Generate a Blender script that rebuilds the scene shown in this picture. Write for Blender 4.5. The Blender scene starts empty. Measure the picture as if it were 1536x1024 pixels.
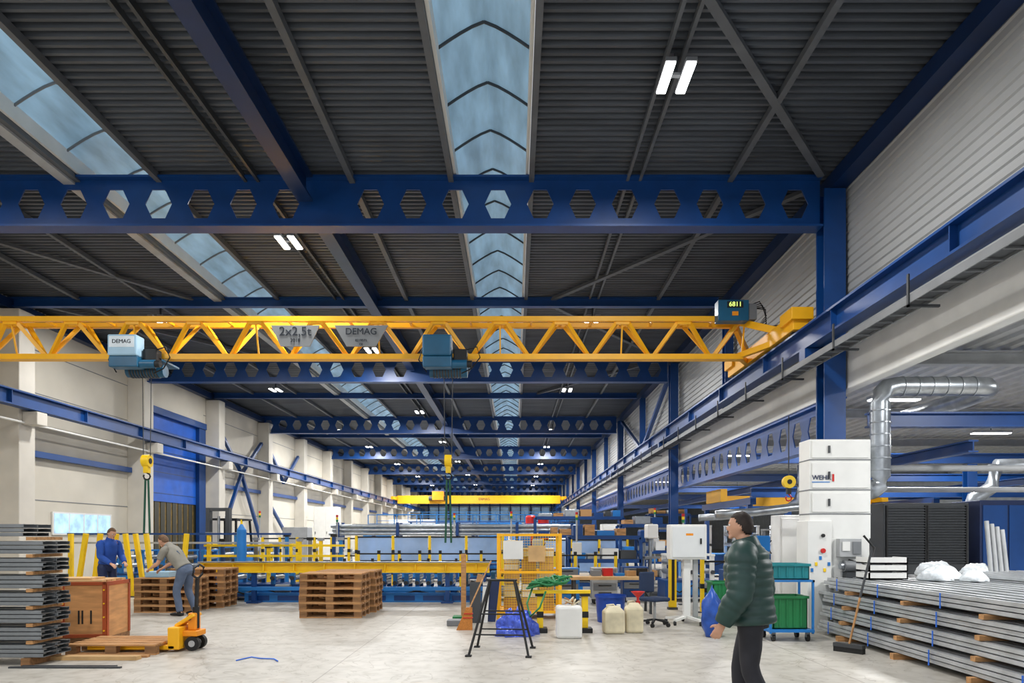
import bpy, math, random
from mathutils import Vector, Matrix
R=random.Random(7)
SC=bpy.context.scene
COL=SC.collection
V=Vector
try: SC.view_settings.view_transform='Standard'
except Exception: pass

# ---------------------------------------------------------------- materials
def lin(h):
    h=h.lstrip('#'); o=[]
    for i in (0,2,4):
        c=int(h[i:i+2],16)/255
        o.append(c/12.92 if c<=.04045 else ((c+.055)/1.055)**2.4)
    return (*o,1)
MATS={}
def mat(name,col,rough=.55,metal=0,var=.15,scale=2.5,bump=0,emis=0,alpha=1,trans=0,stretch=None):
    if name in MATS: return MATS[name]
    m=bpy.data.materials.new(name); m.use_nodes=True
    nt=m.node_tree; b=nt.nodes['Principled BSDF']
    b.inputs['Base Color'].default_value=lin(col)
    b.inputs['Roughness'].default_value=rough; b.inputs['Metallic'].default_value=metal
    tc=nt.nodes.new('ShaderNodeTexCoord'); nz=nt.nodes.new('ShaderNodeTexNoise')
    nz.inputs['Scale'].default_value=scale; nz.inputs['Detail'].default_value=6
    if stretch:
        mp=nt.nodes.new('ShaderNodeMapping'); mp.inputs['Scale'].default_value=stretch
        nt.links.new(tc.outputs['Object'],mp.inputs['Vector']); nt.links.new(mp.outputs[0],nz.inputs['Vector'])
    else: nt.links.new(tc.outputs['Object'],nz.inputs['Vector'])
    mr=nt.nodes.new('ShaderNodeMapRange')
    mr.inputs['From Min'].default_value=.3; mr.inputs['From Max'].default_value=.7
    mr.inputs['To Min'].default_value=1-var; mr.inputs['To Max'].default_value=1+var
    nt.links.new(nz.outputs['Fac'],mr.inputs['Value'])
    hs=nt.nodes.new('ShaderNodeHueSaturation'); hs.inputs['Color'].default_value=lin(col)
    nt.links.new(mr.outputs[0],hs.inputs['Value']); nt.links.new(hs.outputs[0],b.inputs['Base Color'])
    if bump:
        bp=nt.nodes.new('ShaderNodeBump'); bp.inputs['Strength'].default_value=bump
        n2=nt.nodes.new('ShaderNodeTexNoise'); n2.inputs['Scale'].default_value=scale*12
        nt.links.new(tc.outputs['Object'],n2.inputs['Vector'])
        nt.links.new(n2.outputs['Fac'],bp.inputs['Height']); nt.links.new(bp.outputs[0],b.inputs['Normal'])
    if emis:
        nt.links.new(hs.outputs[0],b.inputs['Emission Color']); b.inputs['Emission Strength'].default_value=emis
    if alpha<1: b.inputs['Alpha'].default_value=alpha
    if trans: b.inputs['Transmission Weight'].default_value=trans
    MATS[name]=m; return m

BLUE=mat('blue_paint','#093e7c',.4,var=.12)
BLUED=mat('blue_paint_dark','#082650',.4)
BLUEL=mat('blue_paint_light','#1f76c0',.45)
DOORB=mat('door_blue','#0d55b8',.5)
NAVY=mat('navy','#16274f',.6)
YEL=mat('yellow_paint','#fbb816',.45,var=.06)
YELB=mat('yellow_bright','#f7cd14',.45,var=.06)
ORG=mat('orange_paint','#ee930f',.5,var=.12)
TEAL=mat('teal_paint','#17587a',.4)
PALEB=mat('pale_blue_paint','#9cc0d6',.4,var=.06)
WHITE=mat('white_paint','#e4e4e0',.5,var=.05)
WALLW=mat('wall_white','#cdc7b9',.8,var=.09,scale=.6)
CONC=mat('concrete_column','#cfcabf',.8,var=.08,scale=1.2,bump=.1)
GREYL=mat('grey_light','#a9abac',.5)
GREYM=mat('grey_mid','#75787b',.5)
GREYD=mat('grey_dark','#3d4043',.5)
PURL=mat('purlin_grey','#585c61',.5)
DECK=mat('roof_deck','#4c5158',.45,.2,var=.3,scale=1.3,stretch=(.4,2.5,1))
CLAD=mat('wall_cladding','#a9abac',.5,.05,var=.06,scale=.8)
BLACK=mat('black_rubber','#141516',.6)
STEEL=mat('galvanised_steel','#a8adb2',.32,.8,var=.2,scale=6)
STEELD=mat('dark_steel_profile','#84888b',.4,.4,var=.22,scale=3)
STEELM=mat('bright_steel_profile','#b9bcbe',.4,.35,var=.2,scale=3)
WOOD=mat('pallet_wood','#b98a5a',.8,var=.3,scale=4,bump=.2,stretch=(1,6,6))
WOOD2=mat('pallet_wood_dark','#8a6440',.8,var=.3,scale=4,bump=.2,stretch=(1,6,6))
PLY=mat('plywood','#cda671',.7,var=.2,scale=3,stretch=(1,5,1))
CRW=mat('crate_wood','#cb935c',.7,var=.22,scale=3,stretch=(1,1,5))
REDW=mat('red_brown_panel','#a4491f',.65,var=.2,scale=3)
CARD=mat('cardboard','#b98d5c',.8,var=.12)
GREEN=mat('green_plastic','#1f7a45',.45)
GREEND=mat('green_dark','#14503c',.5)
RED=mat('red_paint','#c8201c',.4)
LAMP=mat('lamp_tube','#ffffff',.5,emis=9,var=0)
LAMPS=mat('lamp_soft','#ffffff',.5,emis=5,var=0)
BPLAST=mat('blue_plastic','#1646a4',.35,var=.2,scale=6)
FILM=mat('blue_film','#4a63cf',.25,var=.35,scale=14,bump=.6)
JERRY=mat('jerrycan_plastic','#d0c6a8',.5,var=.2,scale=5)
SKYG=mat('skylight_panel','#7795aa',.4,var=.3,scale=1.6,emis=.6,stretch=(2.5,.5,1))
GLASS=mat('guard_panel','#a4c4ee',.25,var=.35,scale=.7,alpha=.8)
GLASSW=mat('window_glass','#a3c6e0',.2,var=.3,scale=3,emis=.8)
GLASSE=mat('end_window_glass','#7f9db8',.3,var=.3,scale=1,emis=.35)
SKIN=mat('skin','#d3a083',.55,var=.06)
HAIRD=mat('hair_dark','#2c211b',.7,var=.3,scale=30)
HAIRB=mat('hair_brown','#6d5138',.7,var=.3,scale=30)
PUFF=mat('puffer_green','#27443f',.45,var=.15,scale=8)
TROUD=mat('trousers_dark','#2a2a30',.8,var=.15,scale=8)
JACKB=mat('work_jacket_blue','#2450a6',.8,var=.15,scale=8)
OVER=mat('overalls_slate','#56647c',.8,var=.15,scale=8)
SHIRT=mat('tshirt_grey','#8d8a80',.8,var=.1,scale=8)
INK=mat('ink','#1b2430',.6,var=0)
LED=mat('led_green','#c6e070',.5,emis=1.6,var=0)
EYEW=mat('eye_white','#e8e4de',.3,var=0); LIP=mat('lip','#9c5a4c',.5,var=0)
STRAP=mat('blue_strap','#2a6fe0',.5)
MESHB=mat('black_mesh','#2e3236',.5,var=.4,scale=30)

# floor material
FL=bpy.data.materials.new('concrete_floor'); FL.use_nodes=True
nt=FL.node_tree; b=nt.nodes['Principled BSDF']; b.inputs['Roughness'].default_value=.42
tc=nt.nodes.new('ShaderNodeTexCoord')
def nz(s,d=8,dist=0):
    n=nt.nodes.new('ShaderNodeTexNoise'); n.inputs['Scale'].default_value=s; n.inputs['Detail'].default_value=d; n.inputs['Distortion'].default_value=dist
    nt.links.new(tc.outputs['Object'],n.inputs['Vector']); return n
def ramp(src,stops):
    r=nt.nodes.new('ShaderNodeValToRGB'); nt.links.new(src,r.inputs[0]); e=r.color_ramp.elements
    e[0].position,e[0].color=stops[0][0],lin(stops[0][1]); e[1].position,e[1].color=stops[-1][0],lin(stops[-1][1])
    for p,c in stops[1:-1]:
        x=e.new(p); x.color=lin(c)
    return r
def mult(a,b_):
    x=nt.nodes.new('ShaderNodeMix'); x.data_type='RGBA'; x.blend_type='MULTIPLY'; x.inputs['Factor'].default_value=1
    nt.links.new(a,x.inputs[6]); nt.links.new(b_,x.inputs[7]); return x.outputs[2]
r1=ramp(nz(.35,6,.2).outputs['Fac'],[(.3,'#b4afa5'),(.5,'#bfbab0'),(.7,'#c9c4ba')])
r2=ramp(nz(5,12,.3).outputs['Fac'],[(.3,'#dedcd8'),(.5,'#f4f4f4'),(.7,'#ffffff')])
r3=ramp(nz(.9,3,2.5).outputs['Fac'],[(.488,'#ffffff'),(.5,'#dbd8d3'),(.512,'#ffffff')])
br=nt.nodes.new('ShaderNodeTexBrick'); br.inputs['Scale'].default_value=1; br.offset=0
br.inputs['Brick Width'].default_value=6; br.inputs['Row Height'].default_value=6; br.inputs['Mortar Size'].default_value=.008
br.inputs['Color1'].default_value=(1,1,1,1); br.inputs['Color2'].default_value=(.95,.95,.95,1); br.inputs['Mortar'].default_value=(.62,.6,.58,1)
mpp=nt.nodes.new('ShaderNodeMapping'); mpp.inputs['Location'].default_value=(2.2,1,0)
nt.links.new(tc.outputs['Object'],mpp.inputs['Vector']); nt.links.new(mpp.outputs[0],br.inputs['Vector'])
o=mult(mult(mult(r1.outputs[0],r2.outputs[0]),r3.outputs[0]),br.outputs[0])
nt.links.new(o,b.inputs['Base Color'])

# ---------------------------------------------------------------- mesh builder
def frame(p0,p1,up=(0,0,1)):
    d=(p1-p0).normalized(); up=V(up)
    if abs(d.dot(up))>.98: up=V((0,1,0)) if abs(d.y)<.9 else V((1,0,0))
    y=up.cross(d).normalized(); z=d.cross(y)
    return Matrix(((d.x,y.x,z.x,p0.x),(d.y,y.y,z.y,p0.y),(d.z,y.z,z.z,p0.z),(0,0,0,1)))
class MB:
    def __init__(s): s.v=[];s.f=[];s.mi=[];s.sm=[];s.mats=[]
    def add(s,vs,fs,m,smooth=False,M=None):
        if m not in s.mats: s.mats.append(m)
        k=s.mats.index(m); o=len(s.v)
        for p in vs:
            p=V(p); s.v.append(M@p if M else p)
        for f in fs: s.f.append([o+i for i in f]); s.mi.append(k); s.sm.append(smooth)
        return s
    def box(s,x0,x1,y0,y1,z0,z1,m,M=None):
        return s.add([(x0,y0,z0),(x1,y0,z0),(x1,y1,z0),(x0,y1,z0),(x0,y0,z1),(x1,y0,z1),(x1,y1,z1),(x0,y1,z1)],
          [(3,2,1,0),(4,5,6,7),(0,1,5,4),(1,2,6,5),(2,3,7,6),(3,0,4,7)],m,False,M)
    def beam(s,p0,p1,w,h,m,up=(0,0,1),dz=0):
        p0=V(p0);p1=V(p1); M=frame(p0,p1,up); L=(p1-p0).length
        return s.box(0,L,-w/2,w/2,dz-h/2,dz+h/2,m,M)
    def ibeam(s,p0,p1,w,h,m,t=.03,up=(0,0,1)):
        s.beam(p0,p1,w,t,m,up,h/2-t/2); s.beam(p0,p1,w,t,m,up,-h/2+t/2)
        return s.beam(p0,p1,t*.8,h-2*t,m,up)
    def cyl(s,p0,p1,r,m,n=14,r2=None,cap=True):
        p0=V(p0);p1=V(p1); M=frame(p0,p1); L=(p1-p0).length; r2=r if r2 is None else r2
        vs=[];fs=[]
        for i in range(n):
            a=2*math.pi*i/n; vs.append((0,r*math.cos(a),r*math.sin(a))); vs.append((L,r2*math.cos(a),r2*math.sin(a)))
        for i in range(n):
            j=(i+1)%n; fs.append((2*i,2*j,2*j+1,2*i+1))
        s.add(vs,fs,m,True,M)
        if cap:
            s.add([vs[2*i] for i in range(n)],[tuple(range(n))[::-1]],m,False,M)
            s.add([vs[2*i+1] for i in range(n)],[tuple(range(n))],m,False,M)
        return s
    def tube(s,pts,r,m,n=8):
        pts=[V(p) for p in pts]; vs=[];fs=[]
        for k,p in enumerate(pts):
            t=(pts[min(k+1,len(pts)-1)]-pts[max(k-1,0)])
            M=frame(p,p+t)
            for i in range(n):
                a=2*math.pi*i/n; vs.append(M@V((0,r*math.cos(a),r*math.sin(a))))
        for k in range(len(pts)-1):
            for i in range(n):
                j=(i+1)%n; fs.append((k*n+i,k*n+j,(k+1)*n+j,(k+1)*n+i))
        fs.append(tuple(range(n))[::-1]); fs.append(tuple(range((len(pts)-1)*n,len(pts)*n)))
        return s.add(vs,fs,m,True)
    def ell(s,c,r,m,nu=16,nv=10,M=None,fn=None):
        vs=[];fs=[]
        for j in range(nv+1):
            ph=math.pi*j/nv
            for i in range(nu):
                a=2*math.pi*i/nu; d=V((math.sin(ph)*math.cos(a),math.sin(ph)*math.sin(a),math.cos(ph)))
                p=V((d.x*r[0],d.y*r[1],d.z*r[2]))
                if fn: p=fn(p,d)
                vs.append(p+V(c))
        for j in range(nv):
            for i in range(nu):
                k=(i+1)%nu; fs.append((j*nu+i,(j+1)*nu+i,(j+1)*nu+k,j*nu+k))
        return s.add(vs,fs,m,True,M)
    def loft(s,path,rad,m,seg=14,step=.03,ref=(0,1,0),quilt=0,qa=.06,cap=True):
        path=[V(p) for p in path]; ref=V(ref); P=[];A=[]
        rad=[(q,q) if not isinstance(q,tuple) else q for q in rad]; n=len(path)
        for k in range(n-1):
            p0=path[max(k-1,0)];p1=path[k];p2=path[k+1];p3=path[min(k+2,n-1)]
            c=max(2,int((p2-p1).length/step))
            for q in range(c+(1 if k==n-2 else 0)):
                t=q/c
                pt=.5*((2*p1)+(p2-p0)*t+(2*p0-5*p1+4*p2-p3)*t*t+(3*p1-p0-3*p2+p3)*t**3)
                u=t*t*(3-2*t)
                P.append(pt);A.append((rad[k][0]*(1-u)+rad[k+1][0]*u,rad[k][1]*(1-u)+rad[k+1][1]*u))
        vs=[];fs=[];L=0
        for k,p in enumerate(P):
            if k: L+=(p-P[k-1]).length
            t=(P[min(k+1,len(P)-1)]-P[max(k-1,0)]).normalized()
            sx=(ref-t*ref.dot(t))
            if sx.length<.05: sx=V((1,0,0))-t*t.x
            sx.normalize(); ux=t.cross(sx); f=1
            if quilt: f=1+qa*(math.sqrt(abs(math.sin(math.pi*L/quilt)))-.5)
            for i in range(seg):
                a=2*math.pi*i/seg; vs.append(p+sx*A[k][0]*f*math.cos(a)+ux*A[k][1]*f*math.sin(a))
        for k in range(len(P)-1):
            for i in range(seg):
                j=(i+1)%seg; fs.append((k*seg+i,k*seg+j,(k+1)*seg+j,(k+1)*seg+i))
        if cap: fs.append(tuple(range(seg))[::-1]); fs.append(tuple(range((len(P)-1)*seg,len(P)*seg)))
        return s.add(vs,fs,m,True)
    def mesh(s,name):
        me=bpy.data.meshes.new(name); me.from_pydata([tuple(p) for p in s.v],[],s.f)
        for m in s.mats: me.materials.append(m)
        me.polygons.foreach_set('material_index',s.mi); me.polygons.foreach_set('use_smooth',s.sm)
        me.update(); return me
    def part(s,name,parent,loc=(0,0,0),rot=(0,0,0),bev=0,label=None):
        o=bpy.data.objects.new(name,s.mesh(name)); COL.objects.link(o)
        o.location=loc; o.rotation_euler=rot; o.parent=parent
        if bev:
            md=o.modifiers.new('bevel','BEVEL'); md.width=bev; md.segments=2; md.limit_method='ANGLE'
        if label: o['label']=label
        return o
    def top(s,name,label,cat,loc=(0,0,0),rot=(0,0,0),bev=0,group=None,kind=None):
        o=s.part(name,None,loc,rot,bev); tag(o,label,cat,group,kind); return o
    def struct(s,name,loc=(0,0,0)):
        o=s.part(name,None,loc); o['kind']='structure'; return o
def tag(o,label,cat,group=None,kind=None):
    o['label']=label; o['category']=cat
    if group: o['group']=group
    if kind: o['kind']=kind
def thing(name,label,cat,loc=(0,0,0),rz=0,group=None):
    o=bpy.data.objects.new(name,None); o.empty_display_size=.1; COL.objects.link(o)
    o.location=loc; o.rotation_euler=(0,0,rz); tag(o,label,cat,group); return o
def dup(o,loc=None,rz=None,parent=None,label=None):
    c=o.copy(); COL.objects.link(c)
    if loc is not None: c.location=loc
    if rz is not None: c.rotation_euler=(0,0,rz)
    if parent is not None: c.parent=parent
    if label: c['label']=label
    for ch in list(o.children): dup(ch,parent=c)
    return c
def text(body,size,m,name,parent,loc,rot=(math.pi/2,0,0),ext=.004):
    cu=bpy.data.curves.new(name,'FONT'); cu.body=body; cu.size=size; cu.extrude=ext; cu.align_x='CENTER'; cu.align_y='CENTER'
    t=bpy.data.objects.new('tmp',cu); COL.objects.link(t); bpy.context.view_layer.update()
    me=bpy.data.meshes.new_from_object(t.evaluated_get(bpy.context.evaluated_depsgraph_get()))
    bpy.data.objects.remove(t); me.materials.clear(); me.materials.append(m)
    o=bpy.data.objects.new(name,me); COL.objects.link(o); o.location=loc; o.rotation_euler=rot; o.parent=parent; return o

HC=7.92      # deck underside height
YE=97.0
# ---------------------------------------------------------------- shell
MB().box(-13.9,24,-6,YE,-.2,0,FL).struct('floor')
m=MB()
PP=.15
prof=[(0,0),(.05,0),(.075,.06),(.125,.06)]
for x0,x1 in ((-13.45,-7.66),(-6.26,-1.1),(.28,5.85)):
    vs=[];fs=[];y=1.0
    while y<YE:
        for a,h in prof: vs+= [(x0,y+a,HC+h),(x1,y+a,HC+h)]
        y+=PP
    for k in range(len(vs)//2-1): fs.append((2*k,2*k+1,2*k+3,2*k+2))
    m.add(vs,fs,DECK)
    m.box(x0,x1,1,YE,HC+.14,HC+.2,GREYD)
m.struct('ceiling')
# skylights
for n,(x0,x1) in enumerate(((-1.04,.22),(-7.6,-6.32))):
    m=MB(); W=x1-x0; N=8
    arc=[(x0+W*i/N,HC+.2+.36*(1-abs(2*i/N-1)**1.25)) for i in range(N+1)]
    vs=[];fs=[]
    for y in (1,YE): vs+=[(a,y,z) for a,z in arc]
    for i in range(N): fs.append((i,i+1,N+2+i,N+1+i))
    m.add(vs,fs,SKYG)
    y=1.8
    while y<YE:
        for i in range(N): m.beam((arc[i][0],y,arc[i][1]-.02),(arc[i+1][0],y,arc[i+1][1]-.02),.028,.03,GREYM if n else GREYD)
        y+=1.22
    m.struct('window_%d'%(n+2))
    m=MB()
    for x,w in ((x0,.05),(x1,.05)):
        m.box(x-w/2,x+w/2,1,YE,HC-.03,HC+.24,WHITE)
    m.box(x0-.12,x0-.03,1,YE,HC-.12,HC,PURL); m.box(x1+.03,x1+.12,1,YE,HC-.12,HC,PURL)
    if n: m.box(x0-.32,x0-.12,1,YE,HC-.16,HC-.02,GREYL)
    m.struct('trim_%d'%(n+1))
# left wall
m=MB()
m.box(-13.9,-13.45,-1,24.9,0,8.2,WALLW); m.box(-13.9,-13.45,24.9,29.5,6.25,8.2,WALLW); m.box(-13.9,-13.45,29.5,YE,0,8.2,WALLW)
m.box(-13.9,-13.7,24.9,29.5,0,6.25,GREYL)
for z in (2.6,3.9,5.6,6.8): m.box(-13.46,-13.44,1,24.9,z-.012,z+.012,GREYM); m.box(-13.46,-13.44,29.5,YE,z-.012,z+.012,GREYM)
m.struct('wall_left')
m=MB(); m.box(-13.62,-13.5,25,29.4,2.9,6.2,DOORB)
for k in range(4): m.box(-13.5,-13.49,25,29.4,3.2+k*.8,3.23+k*.8,BLUE)
m.box(-13.5,-13.35,28.9,29.5,0,6.3,BLUE); m.box(-13.5,-13.35,24.9,25.2,0,6.3,BLUE); m.box(-13.5,-13.3,24.9,29.5,6.15,6.4,BLUE)
m.box(-13.62,-13.55,25,29.4,0,2.9,mat('strip_curtain','#6b5522',.5,var=.5,scale=6))
for k in range(9): m.box(-13.55,-13.53,25.2+k*.45,25.5+k*.45,0,2.9,mat('curtain_dark','#32301f',.4))
m.struct('door_1')
m=MB(); m.box(-13.44,-13.40,19.8,22.7,1.62,2.3,WHITE)
for k in range(4): m.box(-13.41,-13.39,19.87+k*.7,20.5+k*.7,1.67,2.25,GLASSW)
m.struct('window_1')
# right upper cladding
m=MB(); vs=[];fs=[]
z=4.95;row=[]
while z<8.05:
    for dz,dx in ((0,0),(.08,0),(.1,.025),(.13,.025)): row.append((5.80+dx,z+dz))
    z+=.15
for a,h in row: vs+=[(a,1,h),(a,YE,h)]
for k in range(len(row)-1): fs.append((2*k,2*k+1,2*k+3,2*k+2))
m.add(vs,fs,CLAD); m.box(5.88,6.0,1,YE,4.95,8.2,GREYM); m.struct('wall_right')
MB().box(-13.9,24,YE,YE+.3,0,8.2,mat('end_wall','#b3bdc6',.7)).struct('wall_back')
MB().box(23.7,24,-6,YE,0,5.6,mat('side_wall','#b9c0c6',.7)).struct('wall_side')
# side bay ceiling
m=MB(); vs=[];x=6.02;row=[]
while x<24:
    for dx,dz in ((0,0),(.15,0),(.19,.06),(.34,.06)): row.append((x+dx,5.2+dz))
    x+=.38
for a,h in row: vs+=[(a,-1,h),(a,YE,h)]
m.add(vs,[(2*k,2*k+1,2*k+3,2*k+2) for k in range(len(row)-1)],mat('side_ceiling','#b4b5b3',.5,.1))
m.box(6.02,24,-1,YE,5.35,5.45,GREYM); m.struct('ceiling_side_bay')
m=MB()
for k in range(6): m.box(-12+k*2.9,-9.6+k*2.9,YE-.06,YE-.01,3.6,5.6,GLASSE)
for k in range(13): m.box(-12.3+k*1.45,-12.15+k*1.45,YE-.2,YE-.02,0,7.9,BLUE)
for z in (3.3,5.8,1.6): m.box(-13.4,5.4,YE-.2,YE-.02,z,z+.18,BLUE)
m.struct('window_4')

# ---------------------------------------------------------------- castellated beams
def castel(x0,x1,h,pitch,hh,hw,m,solid=(),w=.3):
    mb=MB(); n=int((x1-x0)/pitch); e=(x1-x0-n*pitch)
    cells=[(x0+e/2+i*pitch,x0+e/2+(i+1)*pitch) for i in range(n)]
    q=[(x0,x0+e/2),(x1-e/2,x1)]
    zm=h/2
    for a,b_ in cells:
        c=(a+b_)/2
        if any(s0<c<s1 for s0,s1 in solid): q.append((a,b_)); continue
        top,bot=h,0
        vs=[(a,0,zm),(a,0,top),(b_,0,top),(b_,0,zm),(b_,0,bot),(a,0,bot),
            (c-hw/2,0,zm),(c-hw/4,0,zm+hh/2),(c+hw/4,0,zm+hh/2),(c+hw/2,0,zm),(c+hw/4,0,zm-hh/2),(c-hw/4,0,zm-hh/2)]
        fs=[(1,2,8,7),(0,1,7,6),(2,3,9,8),(3,4,10,9),(4,5,11,10),(5,0,6,11)]
        for dy,fl in ((-.012,0),(.012,1)):
            mb.add([(p[0],dy,p[2]) for p in vs],[f[::-1] if fl==0 else f for f in fs],m)
        rim=[vs[i] for i in range(6,12)]
        rv=[(p[0],-.012,p[2]) for p in rim]+[(p[0],.012,p[2]) for p in rim]
        mb.add(rv,[(i,(i+1)%6,6+(i+1)%6,6+i) for i in range(6)],m)
    for a,b_ in q: mb.box(a,b_,-.012,.012,0,h,m)
    mb.box(x0,x1,-w/2,w/2,-.025,.01,m); mb.box(x0,x1,-w/2,w/2,h-.01,h+.025,m)
    return mb
cb=castel(-13.4,5.36,.84,.745,.5,.47,BLUE,solid=((-3.5,-3.2),))
b0=cb.top('castellated_roof_beam','deep blue steel roof beam with hexagonal web openings','roof beam',(0,12,7.0),group='castellated roof beams')
for k in range(2,9): dup(b0,(0,12*k,7.0))
s0=MB().ibeam((-13.4,0,.12),(5.36,0,.12),.16,.24,BLUE).top('secondary_roof_beam','slim blue steel roof beam across the hall','roof beam',(0,18,7.62),group='secondary roof beams')
for k in range(2,8): dup(s0,(0,6+12*k,7.62))
for k in range(8):
    y0=(1.0 if k==0 else 12*k+.2); y1=12*(k+1)-.2
    MB().ibeam((-3.62,y0,7.6),(-3.62,y1,7.6),.26,.46,BLUED,.04).top('longitudinal_roof_beam','dark blue steel girder running along the hall roof','roof beam',group='longitudinal roof beams')
for x,w,h,mm,lb in ((-2.85,.1,.12,PURL,'grey steel roof purlin'),(-4.5,.05,.1,GREYD,'dark steel light track'),(-4.72,.05,.1,GREYD,'dark steel light track'),
    (1.98,.05,.08,PURL,'grey steel light track'),(2.2,.05,.08,PURL,'grey steel light track'),(3.78,.09,.1,PURL,'grey steel roof purlin'),
    (-9.6,.08,.1,PURL,'grey steel light track'),(-11.5,.1,.1,PURL,'grey steel roof purlin')):
    MB().box(x-w/2,x+w/2,1,YE-1,HC-.02-h,HC-.02,mm).top('roof_rail',lb+' running lengthwise under deck','roof rail',group='roof rails')
MB().box(5.5,5.78,1,YE-1,7.65,7.9,BLUED).top('eaves_beam','dark blue steel eaves beam above cladding','roof beam')
MB().box(-13.43,-13.2,1,YE-1,7.55,7.8,BLUED).top('eaves_beam','dark blue steel eaves beam above white wall','roof beam')
for p0,p1 in (((5.3,11.8,7.83),(-1.2,3.5,7.83)),((5.3,12.3,7.83),(1.0,18,7.83)),((-12.5,12.3,7.83),(-8.5,18,7.83)),((.8,18.2,7.83),(5.2,24,7.83)),((-13,18.2,7.83),(-8.5,24,7.83)),((5.2,24.2,7.83),(1,30,7.83))):
    MB().beam(p0,p1,.12,.07,PURL).top('roof_brace','grey steel diagonal roof brace','brace',group='diagonal roof braces')

# ---------------------------------------------------------------- right columns
mb=MB(); mb.ibeam((5.555,0,0),(5.555,0,7.62),.37,.34,BLUE,.035,up=(0,1,0)); mb.box(5.3,5.8,-.25,.25,0,.04,BLUED)
mb.box(5.05,5.37,-.12,.12,4.62,4.86,BLUE)
mb.top('steel_column','blue H section steel column carrying the crane runway','column',(0,12,0),group='blue steel columns')
mb=MB(); mb.ibeam((5.58,0,0),(5.58,0,7.62),.28,.3,BLUE,.03,up=(0,1,0)); mb.box(5.35,5.8,-.22,.22,0,.04,BLUED); mb.box(5.05,5.44,-.1,.1,4.62,4.86,BLUE)
c0=mb.top('steel_column','blue H section steel column carrying the crane runway','column',(0,24,0),group='blue steel columns')
for k in range(3,9): dup(c0,(0,12*k,0))
mb=MB(); mb.ibeam((5.62,0,0),(5.62,0,2.66),.22,.26,BLUE,.03,up=(0,1,0))
c3=mb.top('upper_column','short blue steel post above the white lintel','column',(0,18,4.96),group='upper steel posts')
for k in range(2,8): dup(c3,(0,6+12*k,4.96))
mb=MB(); mb.box(-13.45,-12.85,-.3,.3,0,7.5,CONC); mb.box(-12.85,-12.45,-.2,.2,4.5,4.84,CONC)
c1=mb.top('concrete_column','pale concrete column against the white wall','column',(0,18,0),bev=.02,group='concrete wall columns')
for k in range(1,13): dup(c1,(0,18+6*k,0))
for x,lb in ((5.2,'cladding'),(-12.62,'white wall')):
    mb=MB(); mb.ibeam((x,1,5.07),(x,YE-1,5.07),.26,.40,BLUE,.035); 
    y=2
    while y<YE-2: mb.box(x-.11,x+.11,y-.01,y+.01,4.9,5.24,BLUE); y+=3
    mb.box(x-.03,x+.03,1,YE-1,5.27,5.31,GREYM)
    mb.top('crane_runway','long blue steel crane runway beam beside '+lb,'crane rail')
mb=MB()
for dx in (-.12,.12): mb.box(5.05+dx-.01,5.05+dx+.01,1,70,4.5,4.6,GREYM)
y=1.2
while y<70: mb.box(4.93,5.17,y,y+.02,4.5,4.52,GREYM); y+=.3
y=2.5
while y<70: mb.box(4.90,4.92,y,y+.04,4.45,4.86,GREYD); mb.box(4.9,5.3,y,y+.04,4.45,4.48,GREYD); y+=2
mb.box(4.95,5.15,1,70,4.53,4.56,GREYD)
mb.top('cable_tray','grey ladder cable tray hung under runway','cable tray')
MB().box(5.79,6.0,1,YE-1,4.15,4.94,WHITE).top('white_lintel_beam','broad white concrete beam below the cladding','beam',bev=.02)
MB().tube([(5.3,1,4.78),(5.3,30,4.78),(5.3,60,4.78)],.035,WHITE).top('conduit_pipe','white conduit under crane runway','pipe')
cb=castel(12.3,95,.8,.745,.5,.47,mat('blue_side_beam','#0d4c9a',.4),w=.24)
cb.top('castellated_side_beam','blue castellated beam between columns under white lintel','beam',(5.87,0,3.28),rot=(0,0,math.pi/2))
for y in (12,18,24,30,36,48):
    MB().ibeam((6.2,y,3.63),(23.6,y,3.63),.2,.26,BLUE).top('mezzanine_beam','blue steel cross beam in the side bay','beam',group='side bay cross beams')
    MB().ibeam((12,y,0),(12,y,3.48),.24,.24,BLUE,.03,up=(0,1,0)).top('side_bay_column','blue steel column in the side bay','column',group='side bay columns')
    MB().ibeam((6.2,y+1.2,5.02),(23.6,y+1.2,5.02),.2,.26,GREYL).top('side_roof_beam','pale grey roof beam in the side bay','beam',group='side bay roof beams')
for x in (8.2,15):
    MB().ibeam((x,12.2,3.2),(x,60,3.2),.18,.22,BLUE).top('mezzanine_beam','blue steel lengthwise beam in the side bay','beam',group='side bay cross beams')
MB().ibeam((6.3,18.2,2.75),(23.6,18.2,2.75),.2,.26,BLUE).top('mezzanine_beam','lower blue steel cross beam in the side bay','beam',group='side bay cross beams')
for k in range(0,10):
    y=18.35+6*k
    if k!=1: MB().box(-13.4,-13.25,y,y+5.3,3.78,3.95,BLUE).top('wall_rail','blue steel horizontal rail between wall columns','wall rail',group='wall rails')
MB().tube([(-12.8,10,4.55),(-12.8,40,4.55),(-12.8,80,4.55)],.03,WHITE).top('conduit_pipe','thin white conduit along the wall columns','pipe')
for a,b_ in (((-13.2,30.4,6.4),(-13.2,33,4.6)),((-13.2,35.6,6.4),(-13.2,33,4.6)),((-13.2,33,4.6),(-13.2,35.6,1.2)),((-13.2,36.5,6.4),(-13.2,39,4.6)),((-13.2,41.6,6.4),(-13.2,39,4.6)),((-13.2,36.6,3.4),(-13.2,41.5,.4)),((-13.2,30.4,1.2),(-13.2,33,4.6))):
    MB().beam(a,b_,.14,.14,BLUE).top('wall_brace','blue steel diagonal brace on the wall','brace',group='wall braces')
for a,b_ in (((5.6,24.4,7.5),(5.6,29.6,5.5)),((5.6,30.4,5.5),(5.6,35.6,7.5))):
    MB().beam(a,b_,.14,.14,BLUE).top('wall_brace','blue steel diagonal brace on cladding','brace',group='wall braces')

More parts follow.
